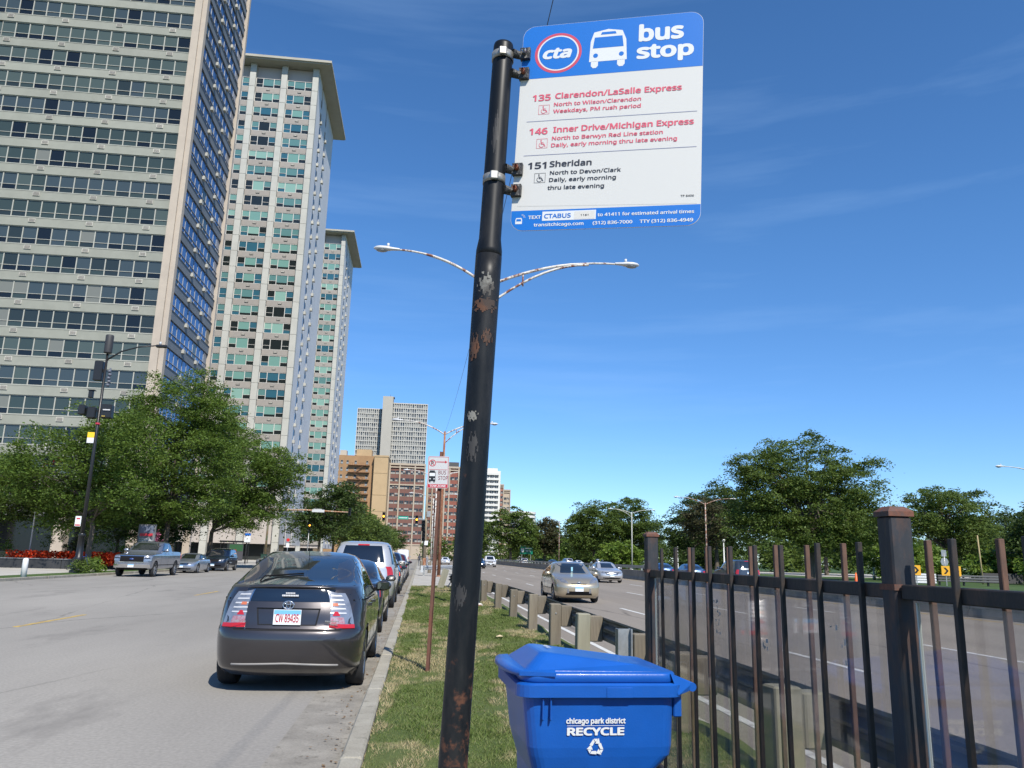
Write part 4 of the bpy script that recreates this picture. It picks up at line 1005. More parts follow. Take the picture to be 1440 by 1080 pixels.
# hero hatchback seen from behind
t, B, parts, Lc = make_car('hatch', 'parked_car', 'dark gunmetal hatchback parked nearest at the kerb, seen from behind with split rear window', 'car', -1.48, 9.55+2.225, 0, P_dark, 2)
n0 = len(parts)
def pa(*a, **k): o = patch(B, *a, parent=t, **k); o.location.y -= Lc/2; return o
pa([(-.60, .945), (.60, .945), (.625, 1.075), (-.625, 1.075)], 20, 5, .004, M_cglass2, mode='r', name='lower_rear_window')
for sd in (1, -1):
    pa([(.735, .70), (1.018, .69), (1.014, 1.035), (.835, 1.06)], 10, 12, .012, M_clear, side=sd, name='tail_light')
    for q_ in range(5): pa([(.76+q_*.018, .825+q_*.045), (1.005, .82+q_*.045), (1.004, .834+q_*.045), (.765+q_*.018, .839+q_*.045)], 8, 1, .0155, mat('lamp_bar_silver', (.55, .55, .56), .35, metal=.2), side=sd, name='lamp_bar')
    pa([(.82, .90), (.93, .90), (.925, .93), (.825, .93)], 4, 2, .016, mat('orange_bulb', (.5, .14, .06), .2, coat=1), side=sd, name='lamp_bulb')
    pa([(.80, .80), (.94, .80), (.90, .845), (.85, .845)], 4, 2, .016, M_red, side=sd, name='lamp_bulb')
    pa([(.73, .675), (1.02, .665), (1.018, .712), (.73, .722)], 10, 3, .017, M_red, side=sd, name='tail_light_red')
    pa([(.745, .722), (1.0, .718), (.99, .785), (.765, .79)], 8, 3, .0145, mat('pink_reflector', (.5, .16, .17), .2, metal=.4, col2=(.5, .42, .42), vscale=30, coat=1), side=sd, name='reflector')
    pa([(.718, .655), (.73, .655), (.83, 1.06), (.815, 1.07)], 1, 12, .006, M_chrome, side=sd, name='light_trim')
    for q in (1.58, 2.45): pa([(q, .30), (q+.012, .30), (q+.012, .95), (q, .95)], 1, 14, .0015, M_gap, side=sd, mode='y', name='door_seam')
    for q in (1.45, 2.32): pa([(q-.16, .855), (q, .855), (q, .885), (q-.16, .885)], 3, 1, .03, P_dark, side=sd, mode='y', name='door_handle')
    pa([(1.03, .955), (1.62, .935), (1.62, .95), (1.03, .97)], 10, 1, .006, M_blackp, side=sd, name='window_trim')
# hatch shut lines, recess and bumper lip
pa([(-.80, .648), (.80, .648), (.80, .658), (-.80, .658)], 24, 1, .0015, M_gap, mode='r', name='hatch_seam')
pa([(-.66, .662), (.66, .662), (.605, .935), (-.605, .935)], 22, 8, .010, P_dark, mode='r', name='hatch_panel')
pa([(-.33, .70), (.33, .70), (.36, .87), (-.36, .87)], 10, 6, .0115, M_gap, mode='r', name='plate_recess_edge')
pa([(-.315, .71), (.315, .71), (.34, .86), (-.34, .86)], 10, 6, .013, paint('recess_shade', (.035, .032, .034), .5), mode='r', name='plate_recess')  # recess shade put into a darker gunmetal; the patch itself is not hollow
pa([(-.36, .872), (.36, .872), (.35, .93), (-.35, .93)], 10, 3, .026, P_dark, mode='r', name='hatch_grip')
t.scale = (1, 1, 1.07)
# spoiler between the two panes
sp = MB(); N_ = 26; vs = []
for i in range(N_+1):
    x_ = -.72+1.44*i/N_; p = B.P(abs(B.u_of_x(abs(x_), 1.10)), 1.10, 1 if x_ >= 0 else -1) ; e = (x_/.72)**2; y_ = p.y-.035; zc = 1.10-.03*e
    vs += [(x_, y_-.02, zc-.012), (x_, y_-.045+.02*e, zc+.006), (x_, y_-.02, zc+.022), (x_, y_+.12, zc+.016), (x_, y_+.10, zc-.02)]
sp.add(vs, [(i*5+k, i*5+(k+1) % 5, (i+1)*5+(k+1) % 5, (i+1)*5+k) for i in range(N_) for k in range(5)], 0, True)
sp.build('spoiler', P_dark, t).location.y -= Lc/2
lip = MB(); lip.tube([(x_, B.P(B.u_of_x(abs(x_), .30), .30, 1).y-.012, .315-.03*abs(x_)) for x_ in np.linspace(-.68, .68, 15)], .012, 6); lip.build('bumper_trim', mat('bumper_grey', (.22, .21, .2), .5), t).location.y -= Lc/2
bd = MB(); bd.lathe([(.001, -.012), (.03, -.012)], 4, axis='y') if False else None
bd = MB()
for k in range(24):
    a0, a1 = 2*PI*k/24, 2*PI*(k+1)/24
    bd.tube([(.062*math.cos(a0), 0, .042*math.sin(a0)), (.062*math.cos(a1), 0, .042*math.sin(a1))], .006, 6, cap=False)
    bd.tube([(.024*math.cos(a0), 0, .036*math.sin(a0)), (.024*math.cos(a1), 0, .036*math.sin(a1))], .005, 5, cap=False)
    bd.tube([(.046*math.cos(a0), 0, .02+.014*math.sin(a0)), (.046*math.cos(a1), 0, .02+.014*math.sin(a1))], .005, 5, cap=False)
bd.build('badge', M_chrome, t, (0, .06-Lc/2, .915))
plate(t, .045-Lc/2, .79, -1, 'CW 89435')
me = text_mesh('TOYOTA', -.59, .735, .02, .13, M_chrome, .01); ob('lettering', me, t, (0, .052-Lc/2, 0))
st_ = mat('sticker_white', (.6, .6, .6), .5)
q = MB()
for i in range(9): q.box(.43+i*.018, .443+i*.018, .05, .053, .745, .76)
for i in range(5): q.box(.49+i*.017, .502+i*.017, .05, .053, .712, .73)
q.build('badge_lettering', M_chrome, t, (0, -Lc/2, 0))
q = MB()
for i in range(6): q.box(-.05+i*.018, -.036+i*.018, .125, .13, 1.03, 1.043)
for i in range(10): q.box(-.09+i*.019, -.075+i*.019, .12, .125, 1.003, 1.02)
q.build('sticker', st_, t, (0, -Lc/2, 0))
an = MB(); an.tube([(0, 1.55, 1.41), (0, 1.35, 1.60)], [.004, .002], 5); ellip(an, (0, 1.56, 1.41), .03, .05, .018); an.build('aerial', M_blackp, t).location.y -= Lc/2
ct = MB(); ct.tube([(.52, 1.2, 1.345), (.05, 1.17, 1.375), (-.45, 1.19, 1.35)], .006, 5); 
wp = MB(); wp.tube([(-.42, .48, 1.150), (-.40, .62, 1.20), (.05, .75, 1.236)], .009, 5); wp.build('wiper', M_blackp, t).location.y -= Lc/2

# oncoming champagne hatchback
t, B, parts, Lc = make_car('hatch', 'oncoming_car', 'champagne gold hatchback driving towards the camera in the nearest expressway lane', 'car', 5.95, 31.8, PI, P_gold, 2)
pa([(-.26, .665), (.26, .665), (.3, .70), (-.3, .70)], 8, 2, .006, M_blackp, mode='f', name='grille')
pa([(-.50, .29), (.50, .29), (.44, .42), (-.44, .42)], 10, 3, .006, M_blackp, mode='f', name='lower_grille')
for sd in (1, -1):
    pa([(1.96, .74), (2.38, .70), (2.28, .80), (1.93, .90)], 8, 5, .007, M_clear, side=sd, name='headlight')
    pa([(2.30, .36), (2.42, .36), (2.40, .52), (2.29, .52)], 4, 4, .008, M_clear, side=sd, name='fog_light')
    for q in (1.58, 2.45, 3.25): pa([(q, .30), (q+.014, .30), (q+.014, .93), (q, .93)], 1, 14, .0015, M_gap, side=sd, mode='y', name='door_seam')
    for q in (1.45, 2.32): pa([(q-.16, .855), (q, .855), (q, .885), (q-.16, .885)], 3, 1, .03, P_gold, side=sd, mode='y', name='door_handle')
    pa([(.72, .74), (1.02, .74), (1.02, .98), (.78, .98)], 6, 6, .008, M_red, side=sd, name='tail_light')
e = MB()
for k in range(16):
    a0, a1 = 2*PI*k/16, 2*PI*(k+1)/16
    e.tube([(.07*math.cos(a0), 0, .048*math.sin(a0)), (.07*math.cos(a1), 0, .048*math.sin(a1))], .008, 5, cap=False); e.tube([(.05*math.cos(a0), 0, .02+.015*math.sin(a0)), (.05*math.cos(a1), 0, .02+.015*math.sin(a1))], .007, 5, cap=False)
e.build('badge', M_chrome, t, (0, Lc/2-.04, .72)); plate(t, Lc/2+.01, .5, 1)
m_ = MB(); m_.box(-.05, .02, 0, .01, 0, .16); m_.build('permit', mat('pale_blue_card', (.25, .5, .6), .5), t, (.05, Lc/2-1.32, 1.13))

make_car('sedan', 'oncoming_car', 'silver saloon following behind and right of the champagne hatchback', 'car', 13.9, 59.5, PI, P_silver, 1)
make_car('sedan', 'parked_car', 'dark blue-grey saloon parked directly in front of the gunmetal hatchback', 'car', -1.62, 18.6, 0, P_dsed, 1, 'cars parked along the right kerb')
make_car('suv', 'parked_car', 'silver SUV with dark tinted rear window, tallest in the kerbside row', 'SUV', -1.70, 26.6, 0, P_silver, 1, 'cars parked along the right kerb', H=1.06, glassm=M_cglass2, W=1.02)
make_car('sedan', 'parked_car', 'blue saloon with a glowing tail light, just beyond the silver SUV', 'car', -1.65, 35.6, 0, P_dsed, 1, 'cars parked along the right kerb', tail=M_amber)
make_car('suv', 'parked_car', 'dark SUV parked two places beyond the silver SUV', 'SUV', -1.75, 42.0, 0, P_navy, 0, 'cars parked along the right kerb', H=.93)
make_car('sedan', 'parked_car', 'dark saloon third beyond the silver SUV in the kerbside row', 'car', -1.7, 48.6, 0, P_blue, 0, 'cars parked along the right kerb')
make_car('suv', 'parked_car', 'maroon SUV with red tail lights, farthest-but-one in the kerbside row', 'SUV', -1.75, 55.4, 0, P_maroon, 0, 'cars parked along the right kerb', H=.9)
make_car('sedan', 'parked_car', 'black saloon farthest along the kerbside row', 'car', -1.7, 62.5, 0, P_black, 0, 'cars parked along the right kerb')
make_car('van', 'delivery_van', 'white box van far down the left road beyond the parked row', 'van', -2.9, 140, 0, P_white, 0)
make_car('pickup', 'pickup_truck', 'steel grey pickup truck with black grille, facing the camera at the left kerb', 'pickup truck', -16.3, 50.9, PI, P_pick, 1).__getitem__(0).scale = (1.04, 1.03, 1.05)
make_car('sedan', 'parked_car', 'pale silver low coupe parked behind the grey pickup', 'car', -16.45, 60.4, PI, P_lsil, 1, 'cars parked at the left kerb', H=.93)
make_car('suv', 'parked_car', 'navy SUV parked behind the pale silver coupe', 'SUV', -16.3, 68.3, PI, P_navy, 1, 'cars parked at the left kerb', H=.95)
make_car('suv', 'dark_car', 'dark grey car out on the left road, its roof showing above the gunmetal hatchback', 'car', -12.9, 76, PI*.86, paint('charcoal_paint', (.07, .07, .075)), 0, H=.9)
make_car('suv', 'oncoming_car', 'white SUV far off in the expressway just right of the dark pole', 'SUV', 12.0, 138, PI, P_white, 0)
make_car('sedan', 'oncoming_car', 'dark car beside the far white SUV, half hidden by the dark pole', 'car', 8.6, 118, PI, P_navy, 0)
make_car('suv', 'northbound_car', 'dark grey SUV beyond the barrier, seen through the fence top', 'SUV', 23.6, 58.0, 0, paint('slate_paint', (.05, .06, .075)), 1, H=1.0)
make_car('sedan', 'northbound_car', 'blue saloon beyond the barrier, left of the dark grey SUV', 'car', 22.9, 66.5, 0, P_blue, 1)
make_car('sedan', 'northbound_car', 'second blue saloon beyond the barrier, right behind the left fence post', 'car', 23.0, 75.0, 0, P_blue, 0)
make_car('suv', 'northbound_car', 'pale silver car beyond the barrier under the green expressway sign', 'car', 25.4, 196, 0, P_silver, 0, H=.9)
for i, (x, y, c, l) in enumerate([(31.5, 190, P_navy, 'leftmost of the small distant cars behind the barrier, dark blue'), (34.5, 187, P_silver, 'silver car second in the small distant group behind the barrier'),
        (37.5, 189, P_white, 'white car in the middle of the small distant group behind the barrier'), (41.6, 186, P_silver, 'rightmost silver car of the small distant group, above the silver saloon'), (44, 150, P_white, 'white car parked under the right tree of the round pair')]):
    make_car('suv' if i % 2 else 'sedan', 'distant_car', l, 'car', x, y, .2, c, 0)
make_car('sedan', 'oncoming_car', 'pale car far up the expressway left of the dark pole', 'car', 5.2, 165, PI, P_white, 0)
make_car('suv', 'oncoming_car', 'black car far up the expressway left of the dark pole', 'car', 8.9, 150, PI, P_black, 0)
# ------------------------------------------------------------------ street furniture
M_lampw = rust_mat('flaking_white_paint', (.52, .5, .46), (.16, .055, .03), (.52, .58), 3.2, .6, (1, 1, 1)); M_head = mat('lamp_head_grey', (.5, .51, .52), .4); M_lens = mat('lamp_lens', (.25, .26, .27), .2)
M_rustpole = rust_mat('rust_scaled_pole', (.20, .075, .035), (.3, .17, .1), (.45, .6), 5, .85)
M_galv = mat('galvanised_steel', (.36, .37, .37), .45, metal=.6, col2=(.27, .28, .28), vscale=8)
M_blk = mat('black_post_paint', (.012, .012, .013), .4)
def lamp_head(b, c, dx, s=1, mi=1, ml=2):
    """cobra head pointing along dx"""
    n = 10; L_ = .85*s
    prof = [(0, .055, .055), (.12, .075, .06), (.3, .09, .075), (.5, .15, .1), (.75, .16, .1), (.9, .12, .08), (1, .03, .03)]
    vs = []
    for t_, ry, rz_ in prof:
        for k in range(n):
            a = 2*PI*k/n; z = math.sin(a)*rz_*s; z = z*(1 if z > 0 else (.5 if t_ < .4 else .7)); vs.append((c[0]+dx*t_*L_, c[1]+math.cos(a)*ry*s, c[2]+z))
    b.add(vs, [(i*n+k, i*n+(k+1) % n, (i+1)*n+(k+1) % n, (i+1)*n+k) for i in range(len(prof)-1) for k in range(n)], mi, True)
    ellip(b, (c[0]+dx*.68*L_, c[1], c[2]-.05*s), .2*s, .12*s, .07*s, ml); b.tube([(c[0]+dx*.45*L_, c[1], c[2]+.07*s), (c[0]+dx*.45*L_, c[1], c[2]+.2*s)], .045*s, 8, mi)
def arc_pts(x0, z0, x1, z1, bulge, n=12):
    return [(x0+(x1-x0)*t_, 0, z0+(z1-z0)*(1-(1-t_)**bulge)) for t_ in np.linspace(0, 1, n)]
def street_lamp(label, x, y, H, m, sides=(1, -1), reach=3.4, rise=1.2, brace=(1,), group=None, detail=True, rz=0, pm=None, thin=1, reaches=None):
    t = thing('street_lamp', label, 'street lamp', (x, y, 0), rz, group)
    p = MB(); p.tube([(0, 0, 0), (0, 0, H*.5), (0, 0, H)], [.13*thin, .105*thin, .075*thin], 12); p.lathe([(.2, 0), (.2, .12), (.14, .2)], 12); p.build('pole', pm or m, t)
    for sd in sides:
        if reaches: reach = reaches[sd]
        a = MB(); a.tube(arc_pts(0, H-.25, sd*reach, H-.25+rise, 2.1), [.05]*8+[.035]*4, 8, 0)
        if sd in brace: a.tube([(q[0]*.78, 0, H-.95+(q[2]-(H-.95))*1) for q in arc_pts(0, H-.95, sd*reach, H-.35+rise, 1.8, 10)], .042, 7, 0); a.tube([(sd*reach*.27, 0, H-.25+rise*.46), (sd*reach*.27, 0, H-.3+rise*.12)], .03, 6, 0)
        a.build('arm', m, t)
        h = MB(); lamp_head(h, (sd*(reach-.05), 0, H-.25+rise), sd, 1, 0, 1); h.build('lamp_head', [M_head, M_lens], t)
    return t
GLW = 'double-arm lamps along the near side of the expressway'
street_lamp('flaking white and rust double-arm street lamp directly behind the bus stop pole', 1.82, 25, 10.75, M_lampw, (1, -1), 3.55, 1.1, (1,), GLW, thin=.75, reaches={1: 4.45, -1: 3.05})
street_lamp('rusty-poled double-arm street lamp rising above the no-parking sign', 1.45, 60, 11.0, M_lampw, (1, -1), 3.3, 1.0, (1,), GLW, pm=M_rustpole)
street_lamp('double-arm lamp, third along the near side of the expressway', 1.6, 96, 11.0, M_lampw, (1, -1), 3.3, 1.0, (1,), GLW)
street_lamp('double-arm lamp, fourth along the near side of the expressway', 1.8, 132, 11.0, M_lampw, (1, -1), 3.3, 1.0, (1,), GLW)
GLE = 'lamps beyond the far carriageway'
M_lamppale = mat('pale_lamp_paint', (.42, .43, .40), .6); M_lampr = rust_mat('rusty_lamp_paint', (.22, .1, .06), (.4, .37, .33), (.45, .6), 3, .8, (1, 1, 1))
street_lamp('pale double-arm lamp beside the round tree pair, right of the champagne hatchback', 38, 141, 10.3, M_lamppale, (1, -1), 3.6, .75, (-1,), GLE)
street_lamp('rusty double-arm lamp left of the largest tree with a small green plate', 38.3, 104, 9.6, M_lampr, (1, -1), 3.6, .9, (), GLE)
street_lamp('lamp reaching into the right frame edge high above the trees', 51.2, 59.5, 9.5, M_lamppale, (1, -1), 3.6, .7, (), GLE)
street_lamp('brown lamp standing in front of the brownish tree', 36, 206, 11.4, M_lampr, (-1, 1), 4.2, 1.0, (), GLE)
street_lamp('brown single-arm lamp right beside the green expressway sign', 34.5, 262, 11.5, M_lampr, (-1,), 3.0, .9, (), GLE)
sg = MB(); sg.box(-.45, .45, -.1, -.06, 0, .3); o = sg.build('street_sign', mat('sign_green', (.0, .22, .13), .4), None, (38.3, 103.8, 2.9)); tag(o, 'small green plate on the rusty double-arm lamp', 'sign')

# tall black lamp and camera pole on the left
t = thing('street_lamp', 'tall black lamp pole on the left verge with a cylinder on top and camera boxes', 'street lamp', (-20.15, 50.3, .1))
b = MB(); b.tube([(0, 0, .5), (0, 0, 7), (0, 0, 13.4)], [.12, .095, .07], 14); b.build('pole', M_blk, t)
b = MB(); b.lathe([(.42, 0), (.42, .12), (.34, .18), (.3, .7), (.36, .76), (.2, .95), (.17, 2.1), (.22, 2.15), (.16, 2.3)], 16); b.build('base', M_blk, t)
b = MB(); b.lathe([(.0, 13.45), (.23, 13.45), (.24, 13.5), (.24, 14.55), (.22, 14.62), (0, 14.65)], 18); b.build('antenna_cylinder', mat('dark_grey_cylinder', (.03, .03, .033), .6), t)
b = MB(); b.tube([(0, 0, 13.0), (.8, 0, 13.6), (1.8, 0, 13.95), (2.9, 0, 14.1)], [.06, .05, .045, .04], 8); b.build('arm', M_blk, t)
b = MB(); b.bbox(2.85, 3.55, -.14, .14, 13.98, 14.16, .05, 0); b.tube([(3.1, 0, 14.16), (3.1, 0, 14.36)], .07, 8, 1); b.build('lamp_head', [M_blk, mat('photocell', (.4, .42, .45), .3)], t)
b = MB(); b.bbox(-.62, -.12, -.2, .15, 11.65, 12.9, .03); b.box(-.15, .05, -.05, .05, 12.2, 12.4); b.build('cabinet', M_blk, t)
b = MB()
for k in range(5): ellip(b, (.28+.05*(k % 2), -.05, 11.4+k*.22), .12, .12, .1)
b.tube([(.3, 0, 11.3), (.3, 0, 12.5)], .05, 6); b.build('radio_cluster', mat('grey_blue_radio', (.1, .11, .14), .5), t)
b = MB(); b.bbox(-.75, -.5, -.15, .1, 10.55, 11.0, .02); b.box(-.8, -.4, -.2, .15, 11.0, 11.04); b.bbox(-1.15, -.75, -.35, .25, 9.45, 10.05, .05); b.bbox(-.65, -.15, -.3, .2, 9.25, 9.95, .06); b.bbox(.15, .8, -.3, .2, 9.3, 10.15, .05); b.box(-1.0, .5, -.04, .04, 9.7, 9.78)
b.build('camera_box', M_blk, t)
b = MB(); b.box(.33, .75, -.37, -.352, 9.75, 9.82, 0); b.box(.3, .5, -.37, -.352, 9.35, 9.42, 1); b.build('box_marking', [mat('pale_mark', (.5, .5, .5)), mat('amber_mark', (.3, .22, .04))], t)
b = MB(); b.box(-.42, -.02, -.2, -.18, 8.05, 8.38, 0); b.box(-.42, -.02, -.2, -.18, 7.72, 8.04, 1); b.build('sticker', [mat('sticker_yellow', (.8, .5, .02), .5), mat('sign_white', (.62, .63, .64), .5)], t)
b = MB(); b.lathe([(.14, 8.9), (.14, 9.0)], 12); b.build('band', M_red, t)
M_white = MATS['sign_white']; M_ink = mat('red_sign_ink', (.42, .02, .035), .45)
def small_sign(name, label, x, y, z, wd, ht, mats, cat='sign', border=True, extra=None):
    b = MB(); b.prism(rrect(-wd/2, wd/2, -ht/2, ht/2, .04, 3), -.012, 0, 0)
    if border: b.box(-wd/2+.03, wd/2-.03, -.014, -.0125, -ht/2+.03, -ht/2+.11, 1); b.box(-wd*.3, wd*.3, -.014, -.0125, ht*.18, ht*.32, 1)
    return tag(b.build(name, mats, None, (x, y, z)), label, cat)
small_sign('parking_sign', 'white and red parking sign strapped low on the tall black lamp pole', -20.4, 50.1, 3.1, .34, .6, [M_white, M_ink])
# bollards
for x, y, lb in ((-19.05, 41.5, 'white bollard on the near left grass by the kerb'), (-27.6, 60.4, 'white bollard behind the low black wall at the left edge')):
    b = MB(); b.lathe([(.0, -.05), (.13, -.05), (.13, .78), (.115, .86), (.07, .9), (0, .91)], 16); tag(b.build('bollard', mat('bollard_white', (.66, .66, .66), .5), None, (x, y, .1 if y < 50 else .3)), lb, 'bollard', 'white bollards')
# low black wall with pale top
M_blackwall = mat('black_wall', (.02, .021, .022), .5, col2=(.035, .035, .036), vscale=1.2)
t = thing('planter_wall', 'low black wall holding the flower bed on the left', 'wall', (-32, 58.2, .1))
b = MB()
for k in range(9): b.bbox(-12+k*2.45, -12+k*2.45+2.43, 0, .35, 0, .62, .01)
b.build('wall', M_blackwall, t)
b = MB(); b.box(-12, 10.05, -.06, .4, .625, .68); b.build('coping', mat('grey_coping', (.16, .165, .17), .4), t)
b = MB(); b.box(-30.5-14, -30.5+8.3, 58.6, 64, .1, .68); tag(b.build('flower_bed_soil', mat('soil', (.05, .035, .025), .95)), kind='structure')
# flag, sign board, bike, kiosk, poles near the left pavement
t = thing('flagpole', 'pale flagpole with a small stars-and-stripes flag, half hidden in the left tree', 'flag', (-27.4, 60, .1))
b = MB(); b.tube([(0, 0, 0), (0, 0, 9)], .05, 8); b.build('pole', mat('pole_white', (.5, .5, .5), .5), t)
b = MB()
for k in range(7): b.box(.05, 1.5, -.01+.03*(k % 2), .02+.03*(k % 2), 7.0+k*.12, 7.12+k*.12, k % 2)
b.box(.05, .65, -.03, .06, 7.42, 7.84, 2); b.build('flag', [mat('flag_red', (.4, .02, .03)), M_white, mat('flag_blue', (.02, .03, .15))], t)
t = thing('notice_board', 'grey and white notice panel with red lettering above the pickup truck roof', 'sign', (-20.1, 61.5, -.35))
b = MB(); b.box(-.6, .6, -.1, .1, 1.2, 3.7); b.box(-.5, -.4, -.05, .05, 0, 1.2); b.box(.4, .5, -.05, .05, 0, 1.2); b.build('panel', mat('panel_grey', (.16, .16, .17), .5), t)
b = MB(); b.box(-.5, .5, -.12, -.101, 3.1, 3.6, 0); b.box(-.45, .45, -.14, -.121, 2.85, 3.05, 1); b.box(-.5, .5, -.12, -.101, 1.9, 2.7, 2); b.build('print', [mat('print_dark', (.12, .14, .2)), M_ink, mat('print_pale', (.32, .33, .34), .6)], t)
t = thing('bicycle', 'blue bicycle parked against the street tree trunk', 'bicycle', (-22.2, 55.6, .1), .25)
for s_ in (-1, 1):
    b = MB(); b.tube([(s_*.52+.33*math.cos(a), 0, .34+.33*math.sin(a)) for a in np.linspace(0, 2*PI, 22)], .018, 6, cap=False)
    for a in np.linspace(0, PI, 8)[:-1]: b.tube([(s_*.52+.32*math.cos(a), 0, .34+.32*math.sin(a)), (s_*.52-.32*math.cos(a), 0, .34-.32*math.sin(a))], .003, 4, cap=False)
    b.build('wheel', M_tyre, t)
b = MB(); b.tube([(-.52, 0, .34), (-.15, 0, .85), (.35, 0, .9), (.52, 0, .34)], .02, 6); b.tube([(-.52, 0, .34), (0, 0, .32), (-.15, 0, .9)], .02, 6); b.tube([(0, 0, .32), (.36, 0, .85)], .022, 6); b.tube([(.36, -.25, 1.05), (.33, 0, 1.0), (.36, .25, 1.05)], .015, 6); b.tube([(.33, 0, 1.0), (.37, 0, .85)], .018, 6)
b.build('frame', mat('bike_blue', (.02, .05, .35), .4), t)
b = MB(); ellip(b, (-.17, 0, .95), .14, .07, .035); b.build('saddle', M_blk, t)
t = thing('bus_shelter', 'glass bus shelter with a green and red advert panel beyond the parked navy SUV', 'bus shelter', (-22.3, 103, .1))
b = MB(); b.box(-2.4, .9, -.9, 1.0, 2.55, 2.75); b.build('roof', M_blk, t)
for x in (-2.3, -.8, .75):
    for y in (-.7, .8): b = MB(); b.box(x, x+.08, y, y+.08, 0, 2.55); b.build('post', M_blk, t)
b = MB(); b.box(-1.2, .5, -.72, -.66, .35, 2.4, 3); b.box(-1.15, .45, -.74, -.721, 1.5, 2.3, 1); b.box(-.9, -.3, -.75, -.722, .6, 1.7, 2); b.box(-.1, .4, -.75, -.722, .45, 1.1, 3)
b.build('advert_panel', [M_white, mat('advert_green', (.02, .08, .03), .5), mat('advert_red', (.25, .04, .03), .4), mat('advert_dark', (.05, .05, .06))], t)
b = MB(); b.box(-2.2, -1.2, .82, .85, .3, 2.4); b.build('pane', mat('shelter_glass', (.05, .06, .065), .05), t)
t = thing('bus_stop_sign', 'small blue and white bus stop sign on a thin post across the road', 'sign', (-20.4, 97.5, .1))
b = MB(); b.tube([(0, 0, 0), (0, 0, 3.6)], .035, 8); b.build('post', M_blk, t); b = MB(); b.box(-.35, .35, -.06, -.03, 2.55, 3.3, 0); b.box(-.35, .35, -.06, -.03, 3.31, 3.6, 1); b.build('panel', [M_white, mat('far_sign_blue', (.01, .12, .5), .4)], t)
b = MB(); b.bbox(-.35, .35, -.3, .3, 0, 1.15, .04); b.box(-.38, .38, -.33, .33, 1.15, 1.22); tag(b.build('litter_bin', mat('bin_green', (.015, .05, .035), .5), None, (-20.3, 108, .1)), 'dark green litter bin on the far left corner pavement', 'bin')
t = thing('stop_sign_post', 'small red and white sign on a post in front of the second tower columns', 'sign', (-20.6, 128, .1))
b = MB(); b.tube([(0, 0, 0), (0, 0, 3.4)], .05, 8); b.build('post', M_galv, t); b = MB(); b.lathe([(.001, -.06), (.27, -.06), (.27, -.03)], 8, axis='y', mi=0, smooth=False); b.box(-.25, .25, -.06, -.03, -1.15, -.5, 1)
b.build('plate', [mat('stop_red', (.5, .02, .02), .4), M_white], t, (0, 0, 3.4))

# traffic signals
M_lit = mat('lit_amber_lamp', (.9, .3, .02), .3, emit=((1, .35, .03), 5)); M_litr = mat('lit_red_lamp', (.9, .05, .02), .3, emit=((1, .12, .03), 5)); M_off = mat('signal_lens_off', (.03, .03, .03), .2)
def signal_head(parent, x, y, z, lit=None, s=1.0):
    b = MB(); b.bbox(-.18*s, .18*s, -.12*s, .14*s, -.55*s, .55*s, .03)
    for k in range(3): b.tube([(0, -.12*s, (.36-.36*k)*s), (0, -.32*s, (.36-.36*k)*s)], .14*s, 12, cap=False)
    o = b.build('signal_head', M_blk, parent, (x, y, z))
    for k in range(3):
        q = MB(); q.lathe([(.001, -.14*s), (.12*s, -.13*s), (.13*s, -.12*s)], 14, axis='y', c=(0, 0, (.36-.36*k)*s)); q.build('lens', (M_lit if lit == k else M_off) if lit != 9 else M_litr, o)
    return o
M_armr = rust_mat('rusty_arm', (.30, .13, .05), (.42, .36, .28), (.42, .6), 3, .8, (1, 1, 1)); M_gpole = mat('green_pole', (.07, .11, .06), .6, col2=(.2, .1, .05), vscale=2)
t = thing('traffic_signal_mast', 'green rusty pole with a long rusty horizontal signal arm on the left corner', 'traffic signal', (-22.4, 120, .1))
b = MB(); b.tube([(0, 0, 0), (0, 0, 8.2)], [.17, .13], 12); b.build('pole', M_gpole, t)
b = MB(); b.tube([(0, 0, 7.55), (5.5, 0, 7.7), (11.7, 0, 7.55)], [.13, .11, .08], 10); b.build('arm', M_armr, t)
signal_head(t, 11.7, -.1, 7.6); b = MB(); b.box(6.2, 8.0, -.25, -.2, 7.42, 7.8); b.box(6.4, 7.6, -.22, .2, 7.82, 7.9); b.build('arm_sign', M_head, t)
t = thing('traffic_signal_post', 'thin corner post with one lit signal, left of the dark street tree', 'traffic signal', (-18.9, 138, .1))
b = MB(); b.tube([(0, 0, 0), (0, 0, 5.3)], .08, 8); b.build('post', M_galv, t); signal_head(t, .1, -.15, 5.7, 0)
t = thing('traffic_signal_mast', 'pale signal arm with two lit amber signals and a green street sign over the road', 'traffic signal', (.55, 122, .1))
b = MB(); b.tube([(0, 0, 0), (0, 0, 8)], [.17, .13], 12); b.build('pole', M_galv, t)
b = MB(); b.tube([(0, 0, 6.85), (-3, 0, 7.05), (-6.6, 0, 7.15)], [.1, .08, .05], 8); b.build('arm', M_galv, t)
signal_head(t, -6.3, -.15, 7.2, 1, 1.15); signal_head(t, -1.3, -.15, 6.85, 1, 1.15)
b = MB(); b.box(-4.1, -2.6, -.16, -.12, 6.85, 7.3); g = b.build('street_sign', mat('street_sign_green', (.02, .28, .2), .4), t)
ob('lettering', text_mesh('ALDINE', -3.9, 6.97, .2, 1.1, M_white, .02, depth=.165), g) if False else None
b = MB(); b.box(-3.95, -2.75, -.17, -.162, 7.03, 7.13); b.build('street_sign_lettering', M_white, t)
t = thing('utility_pole', 'wooden utility pole carrying a stack of black signals, left of the no-parking sign', 'utility pole', (.5, 93, .1))
b = MB(); b.tube([(0, 0, -.1), (0, 0, 5), (-.02, 0, 9.6)], [.19, .17, .14], 12); b.build('pole', mat('weathered_pole_wood', (.2, .16, .11), .9, col2=(.3, .24, .17), vscale=3, stretch=(1, 1, .2)), t)
b = MB(); b.lathe([(.24, 0), (.22, 1.2), (.19, 1.25)], 12); b.build('rusty_collar', M_rustpole, t)
